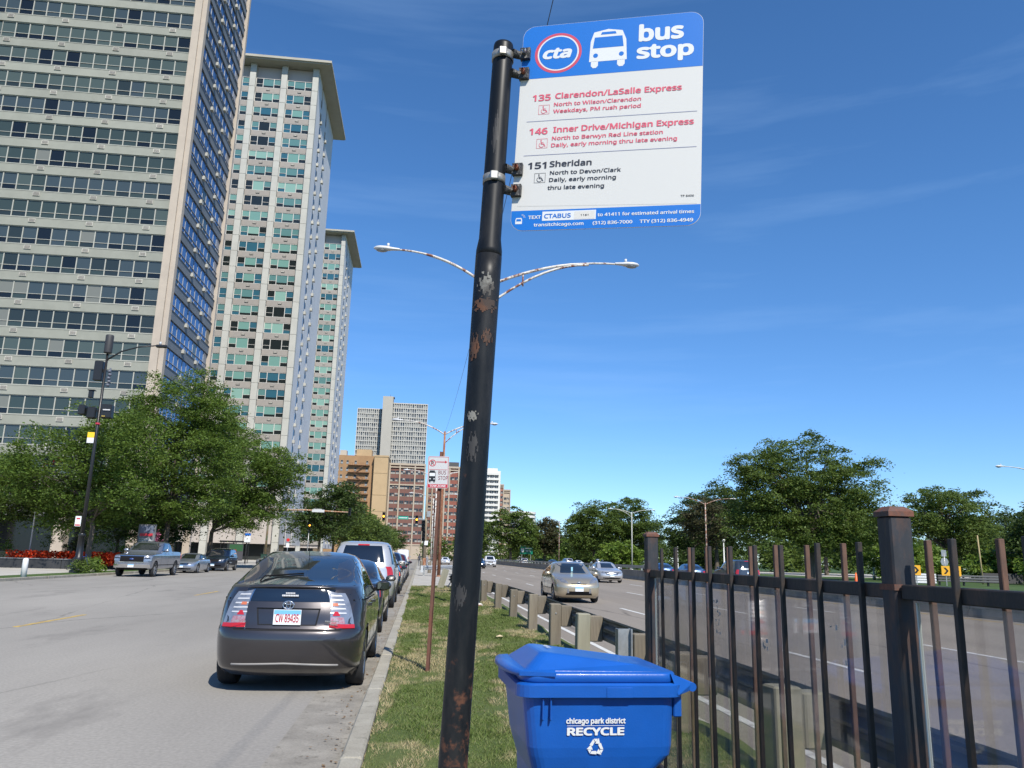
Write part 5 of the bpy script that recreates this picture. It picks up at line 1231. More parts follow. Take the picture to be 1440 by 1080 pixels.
signal_head(t, -.25, -.3, 4.9, None, 1.1); signal_head(t, -.2, -.3, 3.75, None, 1.1); b = MB(); b.bbox(.05, .5, -.3, .1, 5.9, 6.6, .03); b.build('control_box', M_galv, t)
b = MB(); b.box(-.06, .34, -.32, -.28, 2.7, 3.2); b.build('small_sign', M_white, t)
# pedestrian crossing far away
def person(x, y, h, label, top, rz=0):
    t = thing('person', label, 'person', (x, y, .1), rz)
    J = [(0, 0, .94), (0, 0, 1.15), (0, 0, 1.38), (0, 0, 1.5), (0, -.01, 1.62), (0, -.01, 1.72), (-.19, 0, 1.38), (-.24, .03, 1.1), (-.22, -.08, .86), (.19, 0, 1.38), (.24, -.03, 1.1), (.22, -.14, .88), (-.1, 0, .9), (-.11, -.1, .5), (-.1, .02, .07), (-.1, -.14, .04), (.1, 0, .9), (.11, .08, .5), (.1, .28, .1), (.1, .16, .04)]
    E = [(0,1),(1,2),(2,3),(3,4),(4,5),(2,6),(6,7),(7,8),(2,9),(9,10),(10,11),(0,12),(12,13),(13,14),(14,15),(0,16),(16,17),(17,18),(18,19)]
    Rr = [.15, .14, .15, .06, .1, .08, .07, .05, .035, .07, .05, .035, .09, .065, .045, .035, .09, .065, .045, .035]
    me = bpy.data.meshes.new('body'); me.from_pydata([(a*h/1.78, b_*h/1.78, c*h/1.78) for a, b_, c in J], E, []); o = ob('body', me, t)
    sk = o.modifiers.new('s', 'SKIN'); 
    for i, r in enumerate(Rr): me.skin_vertices[0].data[i].radius = (r, r*.8)
    me.skin_vertices[0].data[0].use_root = True
    ss = o.modifiers.new('d', 'SUBSURF'); ss.levels = ss.render_levels = 1
    me.materials.append(top); hb = MB(); ellip(hb, (0, .01, 1.70), .1, .11, .1); hb.build('hair', mat('dark_hair', (.02, .015, .01)), t)
person(-.05, 118, 1.75, 'person in dark clothes walking on the pavement beside the utility pole', mat('dark_cloth', (.03, .035, .05)))
person(1.0, 112, 1.65, 'person in a grey top standing right of the dark-clothed walker', mat('grey_cloth', (.2, .2, .22)), .6)
person(-22.4, 132, 1.65, 'person in a pink top by the tower columns across the road', mat('pink_cloth', (.55, .15, .25)), 1.2)

# green expressway sign
t = thing('expressway_sign', 'green expressway sign on posts in front of the distant trees', 'sign', (33.4, 248, 0))
b = MB(); b.box(-2.4, 1.6, -.1, 0, 2.9, 5.6, 0); b.box(-2.3, 1.5, -.12, -.101, 5.4, 5.5, 1); b.box(-2.1, -1.2, -.12, -.101, 3.5, 4.7, 1); b.box(-.8, 1.2, -.12, -.101, 4.5, 4.8, 1); b.box(-.8, .9, -.12, -.101, 3.7, 4.0, 1); b.build('panel', [mat('expressway_green', (.0, .16, .09), .4), M_white], t)
for x in (-1.8, 1.0): b = MB(); b.box(x-.08, x+.08, 0, .1, 0, 5.4); b.build('post', M_galv, t)
b = MB(); b.bbox(-1.6, 1.6, -.6, .6, 0, 1.6, .05); tag(b.build('utility_cabinet', mat('cabinet_teal', (.03, .13, .11), .5), None, (39.5, 262, 0)), 'dark green utility cabinet under the brownish tree', 'cabinet')
# park lamps with white globes
for x, y, h, lb in ((59.6, 100, 4.3, 'white globe park lamp just left of the big fence post'), (46.2, 118, 4.7, 'white globe park lamp left of the largest tree'), (45.8, 139, 4.6, 'white globe park lamp nearest the left fence post'), (41.0, 152, 4.2, 'small white park lamp under the round tree pair')):
    t = thing('park_lamp', lb, 'park lamp', (x, y, 0), 0, 'white globe park lamps'); b = MB(); b.tube([(0, 0, 0), (0, 0, .5), (0, 0, .55), (0, 0, h)], [.22, .2, .12, .08], 10); b.build('post', mat('park_lamp_white', (.55, .57, .56), .5), t)
    b = MB(); ellip(b, (0, 0, h+.28), .25, .25, .3, 0, 14); b.build('globe', mat('globe_white', (.65, .68, .68), .3), t)
# chevrons, barrier stack, stakes, cone at the park ramp
M_chev = mat('chevron_yellow', (.75, .38, .02), .5)
for x, y, lb in ((45.9, 70, 'yellow chevron sign just right of the big fence post'), (50.6, 72.5, 'yellow chevron sign half hidden by the brown picket'), (49.2, 69, 'yellow chevron sign farthest right, beside the round sign back')):
    t = thing('chevron_sign', lb, 'sign', (x, y, 0), -.35, 'yellow chevron signs'); b = MB(); b.box(-.04, .04, 0, .05, 0, 1.3); b.build('post', M_galv, t)
    b = MB(); b.box(-.38, .38, -.05, -.01, .95, 1.85, 0)
    b.add([(-.2, -.056, 1.7), (.0, -.056, 1.7), (.24, -.056, 1.4), (.0, -.056, 1.1), (-.2, -.056, 1.1), (.04, -.056, 1.4)], [(0, 5, 2, 1), (4, 3, 2, 5)], 1); b.build('panel', [M_chev, M_blk], t)
t = thing('road_sign', 'grey back of an octagonal sign between the chevrons', 'sign', (54.4, 78, 0)); b = MB(); b.tube([(0, 0, 0), (0, 0, 3.2)], .05, 8); b.build('post', M_galv, t)
b = MB(); b.lathe([(.001, 0), (.45, 0), (.45, .03), (.001, .03)], 8, axis='y', c=(0, 0, 2.3), smooth=False); b.box(-.28, .28, 0, .03, 2.85, 3.5); b.build('plate', M_galv, t)
t = thing('barrier_stack', 'white end of a guard rail behind the big fence post', 'barrier', (48.5, 73.5, 0), -.1)
for k in range(4): b = MB(); b.bbox(-2.4, 1.6, -.15, .15, .15+k*.24, .36+k*.24, .04); b.build('rail', mat('barrier_white', (.55, .56, .57), .5), t)
t = thing('guard_rail', 'dark guard rail between the chevron signs', 'guard rail', (54, 74, 0), -.05)
for k in range(3): b = MB(); b.bbox(-3.2, 4, -.1, .1, .35+k*.24, .52+k*.24, .03); b.build('rail', mat('dark_rail', (.09, .09, .09), .5), t)
for x in (-3, -.5, 2, 3.8): b = MB(); b.box(x, x+.15, .1, .25, 0, 1.0); b.build('post', M_blk, t)
b = MB(); b.tube([(0, 0, 0), (-.12, 0, 5.4)], [.1, .07], 8); tag(b.build('wooden_stake', mat('stake_wood', (.34, .27, .14), .9), None, (63.0, 84, 0)), 'bare leaning wooden post in front of the round green bush', 'post')
t = thing('traffic_cone', 'orange traffic cone left of the big fence post', 'traffic cone', (46.8, 82, 0)); b = MB(); b.lathe([(.2, .04), (.05, .95), (.0, .96)], 14); b.build('cone', mat('cone_orange', (.75, .12, .02), .5), t); b = MB(); b.box(-.25, .25, -.25, .25, 0, .04); b.build('base', M_blk, t)
t = thing('signal_mast', 'dark mast with white reflectors behind the rightmost picket', 'mast', (63.0, 75, 0)); b = MB(); b.tube([(0, 0, 0), (0, 0, 6.6)], .14, 8); b.build('pole', M_blk, t)
b = MB()
for z in (3.9, 4.35, 4.8): b.bbox(-.13, .13, -.2, -.1, z, z+.2, .03)
ellip(b, (0, 0, 6.7), .25, .25, .3); b.build('reflector', mat('reflector_white', (.65, .65, .65), .3), t)
t = thing('low_wall', 'dark low wall at the far right beyond the park road', 'wall', (79, 92, 0)); b = MB(); b.box(-10, 14, 0, .4, 0, 1.2); b.build('wall', mat('dark_low_wall', (.05, .05, .055)), t)

# median barrier with rail
M_barr = mat('barrier_concrete', (.21, .185, .15), .9, col2=(.28, .25, .21), vscale=.9, var=.1, thr=(.4, .7), bump=.3)
t = thing('median_barrier', 'long brownish concrete barrier along the middle of the expressway', 'barrier', (19.1, 0, 0))
y = -4.0; segm = None
for k in range(52):
    if segm is None:
        b = MB(); pf = [(-.32, -.05), (-.32, .08), (-.2, .28), (-.13, .82), (.13, .82), (.2, .28), (.32, .08), (.32, -.05)]
        b.add([(x_, .02, z_) for x_, z_ in pf]+[(x_, 5.98, z_) for x_, z_ in pf], [tuple(range(7, -1, -1)), tuple(range(8, 16))]+[(i, (i+1) % 8, 8+(i+1) % 8, 8+i) for i in range(8)]); segm = b.mesh('barrier_segment', M_barr)
    ob('barrier_segment', segm, t, (0, y, 0)); y += 6
t = thing('median_guard_rail', 'galvanised rail on posts running just behind the median barrier', 'guard rail', (20.2, 0, 0))
b = MB(); b.box(-.05, .05, 70, 330, .95, 1.22); b.build('rail', M_galv, t); b = MB()
for k in range(68): b.box(.05, .17, 72+k*3.8, 72.15+k*3.8, 0, 1.2)
tag(b.build('post', M_galv, t), kind='stuff')

# ------------------------------------------------------------------ guard rail with timber posts beside the verge
M_wood = mat('weathered_timber', (.19, .165, .12), .9, col2=(.12, .10, .075), vscale=5, var=.22, bump=.5, bscale=14, stretch=(1, 1, .12), obj=.16)
M_woodl = mat('pale_timber', (.26, .245, .18), .85, col2=(.2, .19, .14), vscale=4, var=.15, stretch=(1, 1, .12))
pts = [(1.15, 39.5), (1.55, 34.5), (1.95, 30.5), (2.2, 27.2), (2.38, 24.1), (2.45, 20.8), (2.46, 17.3), (2.42, 14.2), (2.40, 11.7), (2.40, 9.3), (2.40, 7.2), (2.40, 5.2), (2.40, 3.2), (2.40, 1.2)]
t = thing('guard_rail', 'guard rail on chunky weathered timber posts along the expressway side of the grass', 'guard rail', (2.4, 12, 0))
for i, (x, y) in enumerate(pts):
    if i == 0: continue
    a = math.atan2(pts[i-1][0]-x, pts[i-1][1]-y) if i < 7 else 0
    m_ = M_wood; h = .80+random.uniform(-.025, .03); wv = .095
    steel = i == 9
    if i == 8: m_ = M_woodl
    if i == 11: m_ = M_woodl
    b = MB()
    if steel:
        b.box(-.085, .085, -.006, .006, -.05, .80); b.box(-.085, -.07, -.07, .07, -.05, .80); b.box(.07, .085, -.07, .07, -.05, .80); b.build('post', M_galv, t, (x-2.4, y-12, 0), -a)
    else:
        b.bbox(-wv, wv, -wv*1.05, wv*1.05, -.05, h, .012); o = b.build('post', m_, t, (x-2.4, y-12, 0), -a); o.rotation_euler.x = random.uniform(-.03, .03); o.rotation_euler.y = random.uniform(-.02, .02)
        if i in (3, 5, 7): q = MB(); q.lathe([(.001, -.106), (.014, -.106), (.014, -.1)], 8, axis='y'); q.build('bolt', M_galv, o, (0, 0, h-.16))
    b = MB(); b.bbox(.10, .29, -.075, .075, .42, h-.03, .012); b.build('spacer_block', M_wood if i != 11 else M_woodl, t, (x-2.4, y-12, 0), -a)
# W-beam
prof = [(.0, .44), (.0, .49), (.075, .53), (.075, .56), (.0, .60), (.0, .62), (.075, .66), (.075, .69), (.0, .735), (.0, .76)]
vs = []; fs = []; pp = [(x+.30, y) for x, y in pts]; n = len(prof)
for x, y in pp: vs += [(x+dx-2.4, y-12, z) for dx, z in prof]
for i in range(len(pp)-1): fs += [(i*n+k, (i+1)*n+k, (i+1)*n+k+1, i*n+k+1) for k in range(n-1)]
vs2 = [(x+.004, y, z) for x, y, z in vs]; m0 = len(vs)
b = MB(); b.add(vs+vs2, fs+[tuple(m0+j for j in reversed(f)) for f in fs]+[(i*n+k, i*n+k+m0, (i+1)*n+k+m0, (i+1)*n+k) for i in range(len(pp)-1) for k in (0, n-1)], 0)
b.build('beam', mat('dull_galvanised_beam', (.2, .2, .195), .6, metal=.4, col2=(.13, .12, .105), vscale=2.5), t)
# leaning end post and loose metal box
t = thing('rail_end_post', 'pale leaning post with a dark metal bracket at the end of the guard rail', 'post', (1.15, 38.6, .1), 0)
b = MB(); b.obox((0, 0, .42), .3, .2, .95, Matrix.Rotation(.28, 3, 'Y')); b.build('post', M_woodl, t)
b = MB(); b.box(.35, .75, -.1, .1, .25, .62, 0); b.box(.3, .8, -.12, -.1, .6, .64, 1); b.tube([(.35, 0, .25), (.2, 0, 0)], .03, 6, 1); b.tube([(.75, 0, .25), (.9, 0, 0)], .03, 6, 1); b.build('bracket', [M_blackp, M_galv], t)
t = thing('guard_rail', 'short bright galvanised guard rail crossing behind the no-parking sign post', 'guard rail', (1.6, 66, .1))
pp = [(-1.3, -4), (-.2, -1.5), (1.2, 2.5), (2.2, 9)]; vs = []; fs = []
for x, y in pp: vs += [(x+dz*.8, y-dz, z) for dz, z in prof]
for i in range(len(pp)-1): fs += [(i*n+k, (i+1)*n+k, (i+1)*n+k+1, i*n+k+1) for k in range(n-1)]
b = MB(); b.add(vs+[(x, y+.01, z) for x, y, z in vs], fs+[tuple(len(vs)+j for j in reversed(f)) for f in fs]); b.build('beam', mat('bright_galvanised', (.5, .51, .51), .4, metal=.3), t)
for x, y in pp: b = MB(); b.box(x-.02, x+.13, y+.05, y+.2, 0, .75); b.build('post', M_galv, t)
b = MB(); b.box(-1.5, -1.3, -4.4, -3.6, .25, .75); b.build('end_plate', MATS['bright_galvanised'], t)
for i, (x, y) in enumerate([(.9, 72), (1.7, 80), (.2, 86)]):
    b = MB(); b.lathe([(.16, 0), (.14, .95), (0, 1.0)], 10); tag(b.build('timber_stump', M_wood, None, (x, y, .1)), ['short timber stump behind the galvanised rail, nearest of three', 'second short timber stump behind the galvanised rail', 'farthest short timber stump by the utility pole'][i], 'post', 'timber stumps')

# ------------------------------------------------------------------ no-parking bus stop sign
t = thing('parking_sign', 'white and red bus stop tow zone sign on a rusty post in the grass', 'sign', (.17, 10.85, -.0)); t.rotation_euler = (0, math.radians(1.2), 0)
b = MB(); b.box(-.024, .024, -.003, .003, 0, 2.99); b.box(-.027, -.021, -.026, .026, 0, 2.99); b.box(.021, .027, -.026, .026, 0, 2.99)
b.build('post', rust_mat('rusty_sign_post', (.14, .055, .035), (.085, .05, .04), (.4, .65), 6, .85), t)
pn = MB(); pn.prism(rrect(-.146, .146, -.22, .22, .022), -.032, -.029, 0); panel = pn.build('panel', mat('dull_sign_white', (.46, .46, .46), .6), t, (-.03, 0, 2.70)); panel.rotation_euler = (0, math.radians(-1.5), math.radians(-6))
def flat(pts_lists, y=-.0335, mi=0):
    b = MB()
    for p in pts_lists: b.add([(x, y, z) for x, z in p], [tuple(range(len(p)))], mi)
    return b
def ring(cx, cz, r0, r1, rx=1, n=28): return [[(cx+rx*r0*math.cos(a), cz+r0*math.sin(a)), (cx+rx*r1*math.cos(a), cz+r1*math.sin(a)), (cx+rx*r1*math.cos(a2), cz+r1*math.sin(a2)), (cx+rx*r0*math.cos(a2), cz+r0*math.sin(a2))] for a, a2 in ((2*PI*k/n, 2*PI*(k+1)/n) for k in range(n))]
def rc(x0, x1, z0, z1): return [(x0, z0), (x1, z0), (x1, z1), (x0, z1)]
shp = [rc(-.138, .138, -.213, -.165), rc(-.138, .138, .208, .213), rc(-.138, -.133, -.165, .208), rc(.133, .138, -.165, .208), rc(-.125, .125, .032, .037), rc(-.03, .09, .135, .147), [(.09, .120), (.122, .141), (.09, .162)]]+ring(-.082, .125, .037, .047)+[[(-.108, .148), (-.101, .155), (-.056, .102), (-.063, .095)]]
flat(shp).build('printing', M_ink, panel)
ob('lettering', text_mesh('P', -.082, .097, .055, .034, M_blk, .012, align='c', depth=.0332), panel)
for s_, z, wd in (('BUS', -.03, .105), ('STOP', -.105, .13)): ob('lettering', text_mesh(s_, .005, z, .052, wd, mat('maroon_ink', (.16, .02, .03)), 0, depth=.0334), panel)
ob('lettering', text_mesh('TOW ZONE', 0, -.204, .030, .22, M_white, .01, align='c', depth=.0342), panel)
flat([rc(-.125, -.035, -.125, .005), rc(-.115, -.045, .005, .022), rc(-.118, -.10, -.142, -.125), rc(-.06, -.042, -.142, -.125)]).build('bus_symbol', M_blk, panel)
flat([rc(-.118, -.042, -.055, -.012), rc(-.115, -.1, -.1, -.085), rc(-.06, -.045, -.1, -.085)], -.0342).build('bus_window_symbol', M_white, panel)

# ------------------------------------------------------------------ bus stop sign on the black pole
M_pole = bpy.data.materials.new('worn_black_paint'); M_pole.use_nodes = True
def _pole_mat():
    t_ = M_pole.node_tree; b_ = t_.nodes['Principled BSDF']; b_.inputs['Roughness'].default_value = .42; b_.inputs['Specular IOR Level'].default_value = .22
    tc_ = t_.nodes.new('ShaderNodeTexCoord'); m_ = t_.nodes.new('ShaderNodeMapping'); m_.inputs['Scale'].default_value = (1, 1, .3); t_.links.new(tc_.outputs['Object'], m_.inputs[0])
    def nz_(s, src): n = t_.nodes.new('ShaderNodeTexNoise'); n.inputs['Scale'].default_value = s; n.inputs['Detail'].default_value = 8; n.inputs['Roughness'].default_value = .7; t_.links.new(src, n.inputs[0]); return n.outputs[0]
    def rp_(v, a, b, c0, c1): r = t_.nodes.new('ShaderNodeValToRGB'); r.color_ramp.elements[0].position = a; r.color_ramp.elements[1].position = b; r.color_ramp.elements[0].color = (*c0, 1); r.color_ramp.elements[1].color = (*c1, 1); t_.links.new(v, r.inputs[0]); return r.outputs[0]
    base = rp_(nz_(9, m_.outputs[0]), .45, .75, (.007, .0085, .0105), (.035, .033, .032))
    sp = t_.nodes.new('ShaderNodeSeparateXYZ'); t_.links.new(tc_.outputs['Object'], sp.inputs[0])
    mr = t_.nodes.new('ShaderNodeMapRange'); mr.inputs[1].default_value = 1.45; mr.inputs[2].default_value = .95; mr.inputs[3].default_value = -.12; mr.inputs[4].default_value = .1; t_.links.new(sp.outputs[2], mr.inputs[0])
    ad = t_.nodes.new('ShaderNodeMath'); ad.operation = 'ADD'; t_.links.new(mr.outputs[0], ad.inputs[0]); t_.links.new(nz_(14, tc_.outputs['Object']), ad.inputs[1])
    msk = rp_(ad.outputs[0], .54, .62, (0, 0, 0), (1, 1, 1)); mx_ = t_.nodes.new('ShaderNodeMixRGB'); t_.links.new(msk, mx_.inputs[0]); t_.links.new(base, mx_.inputs[1]); mx_.inputs[2].default_value = (.10, .045, .028, 1)
    t_.links.new(mx_.outputs[0], b_.inputs['Base Color'])
_pole_mat()
t = thing('bus_stop_sign', 'large blue and white bus stop sign on a leaning scuffed black pole in the foreground', 'bus stop sign', (.052, 1.79, .05))
lean = math.atan((.152-.052)/2.82)
rt = Matrix.Rotation(lean, 4, 'Y')
def lp(z, dx=0): return (z*math.tan(lean)+dx, 0, z)
b = MB(); zs_ = np.linspace(0, 2.235, 40); b.tube([lp(z) for z in zs_], [.0315+.0006*math.sin(z*9) for z in zs_], 32); b.build('lower_pole', M_pole, t)
b = MB(); b.tube([lp(2.23), lp(2.25), lp(2.28), lp(2.60), lp(2.815), lp(2.822), lp(2.822)], [.0318, .0316, .0272, .0262, .0258, .0245, .001], 32); b.build('upper_pole', M_pole, t)
# paint scars and old sticker remains
def scar(z0, z1, a0, a1, m_, r=.0322, seed=0, name='paint_scar'):
    g = random.Random(seed); b = MB(); n1, n2 = 18, 14; cells = []
    vs = []
    for j in range(n2+1):
        z = z0+(z1-z0)*j/n2
        for i in range(n1+1):
            a = a0+(a1-a0)*i/n1; vs.append((lp(z)[0]+r*math.cos(a), r*math.sin(a), z+g.uniform(-.002, .002)))
    cx_, cy_ = n1/2, n2/2
    for j in range(n2):
        for i in range(n1):
            d = math.hypot((i-cx_)/cx_, (j-cy_)/cy_); 
            if d < .72+.3*math.sin(i*1.3+seed)*math.sin(j*.9+seed*2)+g.uniform(-.25, .12): cells.append((j*(n1+1)+i, j*(n1+1)+i+1, (j+1)*(n1+1)+i+1, (j+1)*(n1+1)+i))
    b.add(vs, cells, 0, True); return b.build(name, m_, t)
M_scar = mat('bare_rust_patch', (.11, .045, .022), .85, col2=(.045, .03, .024), vscale=22, thr=(.4, .6)); M_glue = mat('sticker_residue', (.19, .185, .165), .8, col2=(.06, .055, .05), vscale=16, thr=(.42, .55))
AC = -PI/2-.1
scar(2.115, 2.185, AC-.85, AC+.75, M_glue, .03225, 1); scar(2.08, 2.125, AC-1.3, AC+1.2, M_scar, .0322, 3)
scar(2.0, 2.05, AC-.2, AC+.8, M_scar, .0322, 5); scar(1.955, 2.035, AC-1.2, AC-.1, M_scar, .0322, 7); scar(1.82, 1.85, AC-.9, AC+.1, M_glue, .0322, 8)
scar(1.72, 1.80, AC-.7, AC+.3, mat('grey_scuff', (.03, .028, .027), .6), .0322, 9);  scar(1.40, 1.47, AC-.9, AC+.2, MATS['grey_scuff'], .0322, 13)
scar(2.45, 2.62, AC-.5, AC+.2, MATS['grey_scuff'], .0264, 14)
# sign panel: local x right, z up, front towards -y
SW, SH = .457, .570
sx_, sy_, sz_ = .408, 1.712, 2.632
a_, b__, c_ = -.341, -.001, .041
M4 = Matrix.Rotation(a_, 4, 'Z') @ Matrix.Rotation(b__, 4, 'X') @ Matrix.Rotation(c_, 4, 'Y')
pn = MB(); pn.prism(rrect(-SW/2, SW/2, -SH/2, SH/2, .032, 8), 0, .0022, 0)
panel = pn.build('sign_panel', [mat('sign_sheet_white', (.57, .56, .53), .45, coat=.2)], t)
panel.matrix_local = Matrix.Translation((sx_-.052, sy_-1.79, sz_-.05)) @ M4
M_sblue = mat('sign_blue', (.0, .135, .50), .45, coat=.2); M_sred = mat('sign_red', (.50, .055, .10), .5); M_sblk = mat('sign_black', (.02, .022, .035), .5); M_spink = mat('route_red', (.60, .09, .14), .5)
def mm(u, v): return (u/1000-SW/2, SH/2-v/1000)
def clip_rr(v0, v1, r=.032):
    """rounded panel outline between two depths from the top (mm)"""
    P_ = rrect(-SW/2+.0006, SW/2-.0006, -SH/2+.0006, SH/2-.0006, r, 8); zt, zb = SH/2-v0/1000, SH/2-v1/1000
    q = [(x, min(max(z, zb), zt)) for x, z in P_]
    o = []
    for p in q:
        if not o or (abs(p[0]-o[-1][0])+abs(p[1]-o[-1][1])) > 1e-6: o.append(p)
    if zt > SH/2-.001: o = [p for p in o if p[1] > zb+1e-6]+[] ; o = [(SW/2-.0006, zb)]+[p for p in o]+[(-SW/2+.0006, zb)]
    else: o = [p for p in o if p[1] < zt-1e-6]; k = max(range(len(o)), key=lambda i: o[i][0]*10+o[i][1]); right = [p for p in o if p[0] > 0]; left = [p for p in o if p[0] <= 0]; left.sort(key=lambda p: -p[1]) ; right.sort(key=lambda p: p[1]); o = [(-SW/2+.0006, zt)]+left+right+[(SW/2-.0006, zt)]
    return o
flat([clip_rr(0, 153)], -.0003).build('blue_band', M_sblue, panel)
flat([clip_rr(517, 570)], -.0003).build('blue_band', M_sblue, panel)
def T(s_, u, v, cap_, wd, m_, bold=.0, shear=0, y=.0006, al='l'):
    x, z = mm(u, v); ob('lettering', text_mesh(s_, x, z, cap_/1000, wd/1000, m_, bold, shear, al, y), panel)
# roundel
cx_, cz_ = mm(95, 84)
flat(ring(cx_, cz_, .0505, .0575, 1.06, 48), -.0006).build('roundel_ring', M_sred, panel)
flat([[(cx_+.0505*1.06*math.cos(a), cz_+.0505*math.sin(a)) for a in np.linspace(0, 2*PI, 48, endpoint=False)]], -.0006).build('roundel_field', M_white, panel)
flat([[(cx_+.047*1.06*math.cos(a), cz_+.047*math.sin(a)) for a in np.linspace(0, 2*PI, 48, endpoint=False)]], -.0008).build('roundel_field', M_sblue, panel)
T('cta', 55, 100, 33, 76, M_white, .045, .2, .0011)
# bus pictogram
flat([[mm(*p) for p in ((176, 118), (178, 60), (186, 34), (222, 27), (258, 34), (268, 60), (271, 118))][::-1], [mm(*p) for p in ((181, 117), (199, 117), (199, 130), (194, 136), (186, 136), (181, 130))], [mm(*p) for p in ((247, 117), (266, 117), (266, 130), (261, 136), (252, 136), (247, 130))]], -.0006).build('bus_symbol', M_white, panel)
flat([[mm(*p) for p in ((184, 80), (188, 49), (258, 49), (262, 80))], [mm(*p) for p in ((203, 42), (206, 35), (240, 35), (243, 42))]]+[[(mm(u, 101)[0]+.0062*math.cos(a), mm(u, 101)[1]+.0062*math.sin(a)) for a in np.linspace(0, 2*PI, 16, endpoint=False)] for u in (192, 257)], -.0009).build('bus_symbol', M_sblue, panel)
T('bus', 299, 72, 47, 111, M_white, .03); T('stop', 295, 121, 42, 140, M_white, .03)
for num, v, ttl, wd, l1, w1, l2, w2, m_, un, l3 in (
    ('135', 218, 'Clarendon/LaSalle Express', 314, 'North to Wilson/Clarendon', 218, 'Weekdays, PM rush period', 219, M_spink, 36, None),
    ('146', 312, 'Inner Drive/Michigan Express', 344, 'North to Berwyn Red Line station', 273, 'Daily, early morning thru late evening', 308, M_spink, 33, None),
    ('151', 406, 'Sheridan', 105, 'North to Devon/Clark', 175, 'Daily, early morning', 165, M_sblk, 35, ('thru late evening', 140))):
    T(num, un, v, 18, 47, m_, .02); T(ttl, 94 if num != '151' else 90, v-3, 16, wd, m_, .018)
    T(l1, 92, v+18, 10.5, w1, m_, .012); T(l2, 91, v+37, 10.5, w2, m_, .012)
    if l3: T(l3[0], 88, v+58, 10.5, l3[1], m_, .012)
    # wheelchair symbol
    u0, v0 = 53, v+12; fr = [[mm(u0, v0), mm(u0+28, v0), mm(u0+28, v0+.8), mm(u0, v0+.8)], [mm(u0, v0+26), mm(u0+28, v0+26), mm(u0+28, v0+25.2), mm(u0, v0+25.2)], [mm(u0, v0), mm(u0+.8, v0), mm(u0+.8, v0+26), mm(u0, v0+26)], [mm(u0+27.2, v0), mm(u0+28, v0), mm(u0+28, v0+26), mm(u0+27.2, v0+26)]]
    wx, wz = mm(u0+13, v0+17); fr += [r for k, r in enumerate(ring(wx, wz, .0055, .0068, 1, 20)) if not 1 <= k <= 6]
    fr += [[mm(u0+10, v0+3), mm(u0+13, v0+3), mm(u0+13, v0+6), mm(u0+10, v0+6)], [mm(u0+10.5, v0+7), mm(u0+12.5, v0+7), mm(u0+13.5, v0+15), mm(u0+11.5, v0+15)], [mm(u0+12, v0+13.5), mm(u0+20, v0+13.5), mm(u0+20, v0+15.5), mm(u0+12, v0+15.5)], [mm(u0+18.5, v0+15), mm(u0+20.2, v0+15), mm(u0+23.5, v0+21.5), mm(u0+21.6, v0+22)], [mm(u0+12, v0+10), mm(u0+18, v0+10), mm(u0+18, v0+11.2), mm(u0+12, v0+11.2)]]
    flat(fr, -.0006).build('wheelchair_symbol', m_, panel)
flat([[mm(24, 275), mm(445, 275), mm(445, 274), mm(24, 274)], [mm(22, 369), mm(445, 369), mm(445, 368), mm(22, 368)]], -.0006).build('rule', mat('rule_blue_grey', (.1, .12, .28)), panel)
flat([[mm(14, 505), mm(448, 515), mm(448, 514.6), mm(14, 504.5)]], -.0006).build('rule', mat('seam_grey', (.4, .4, .4)), panel)
T('TP 8406', 410, 497, 5, 31, M_sblk, .0)
flat([[mm(79, 545.5), mm(211, 545.5), mm(211, 521.5), mm(79, 521.5)]], -.0006).build('white_box', M_white, panel)
flat([[mm(158, 544), mm(208, 544), mm(208, 524), mm(158, 524)]], -.0008).build('label_patch', mat('label_cream', (.58, .56, .52), .5), panel)
T('TEXT', 44, 540, 9, 32, M_white, .015); T('CTABUS', 84, 539.5, 11.5, 66, M_sblue, .015, 0, .0009); T('1161', 174, 536.5, 4.5, 19, M_sblk, .0, 0, .0011)
T('to 41411 for estimated arrival times', 215, 539, 8.5, 227, M_white, .015); T('transitchicago.com', 59, 560, 8.5, 123, M_white, .015); T('(312) 836-7000', 204, 560, 8.5, 95, M_white, .015); T('TTY (312) 836-4949', 316, 560, 8.5, 124, M_white, .015)
flat([[mm(*p) for p in ((12, 552), (12, 541), (14, 536), (27, 536), (29, 541), (29, 552))][::-1]], -.0006).build('bus_symbol', M_white, panel)
flat([[mm(*p) for p in ((14, 545), (15, 539), (26, 539), (27, 545))]], -.0008).build('bus_symbol', M_sblue, panel)
flat([r for k, r in enumerate(ring(*mm(27, 536), .0062, .0069, 1, 24)) if 0 <= k <= 5]+[r for k, r in enumerate(ring(*mm(27, 536), .0088, .0095, 1, 24)) if 0 <= k <= 5], -.0006).build('signal_symbol', M_white, panel)
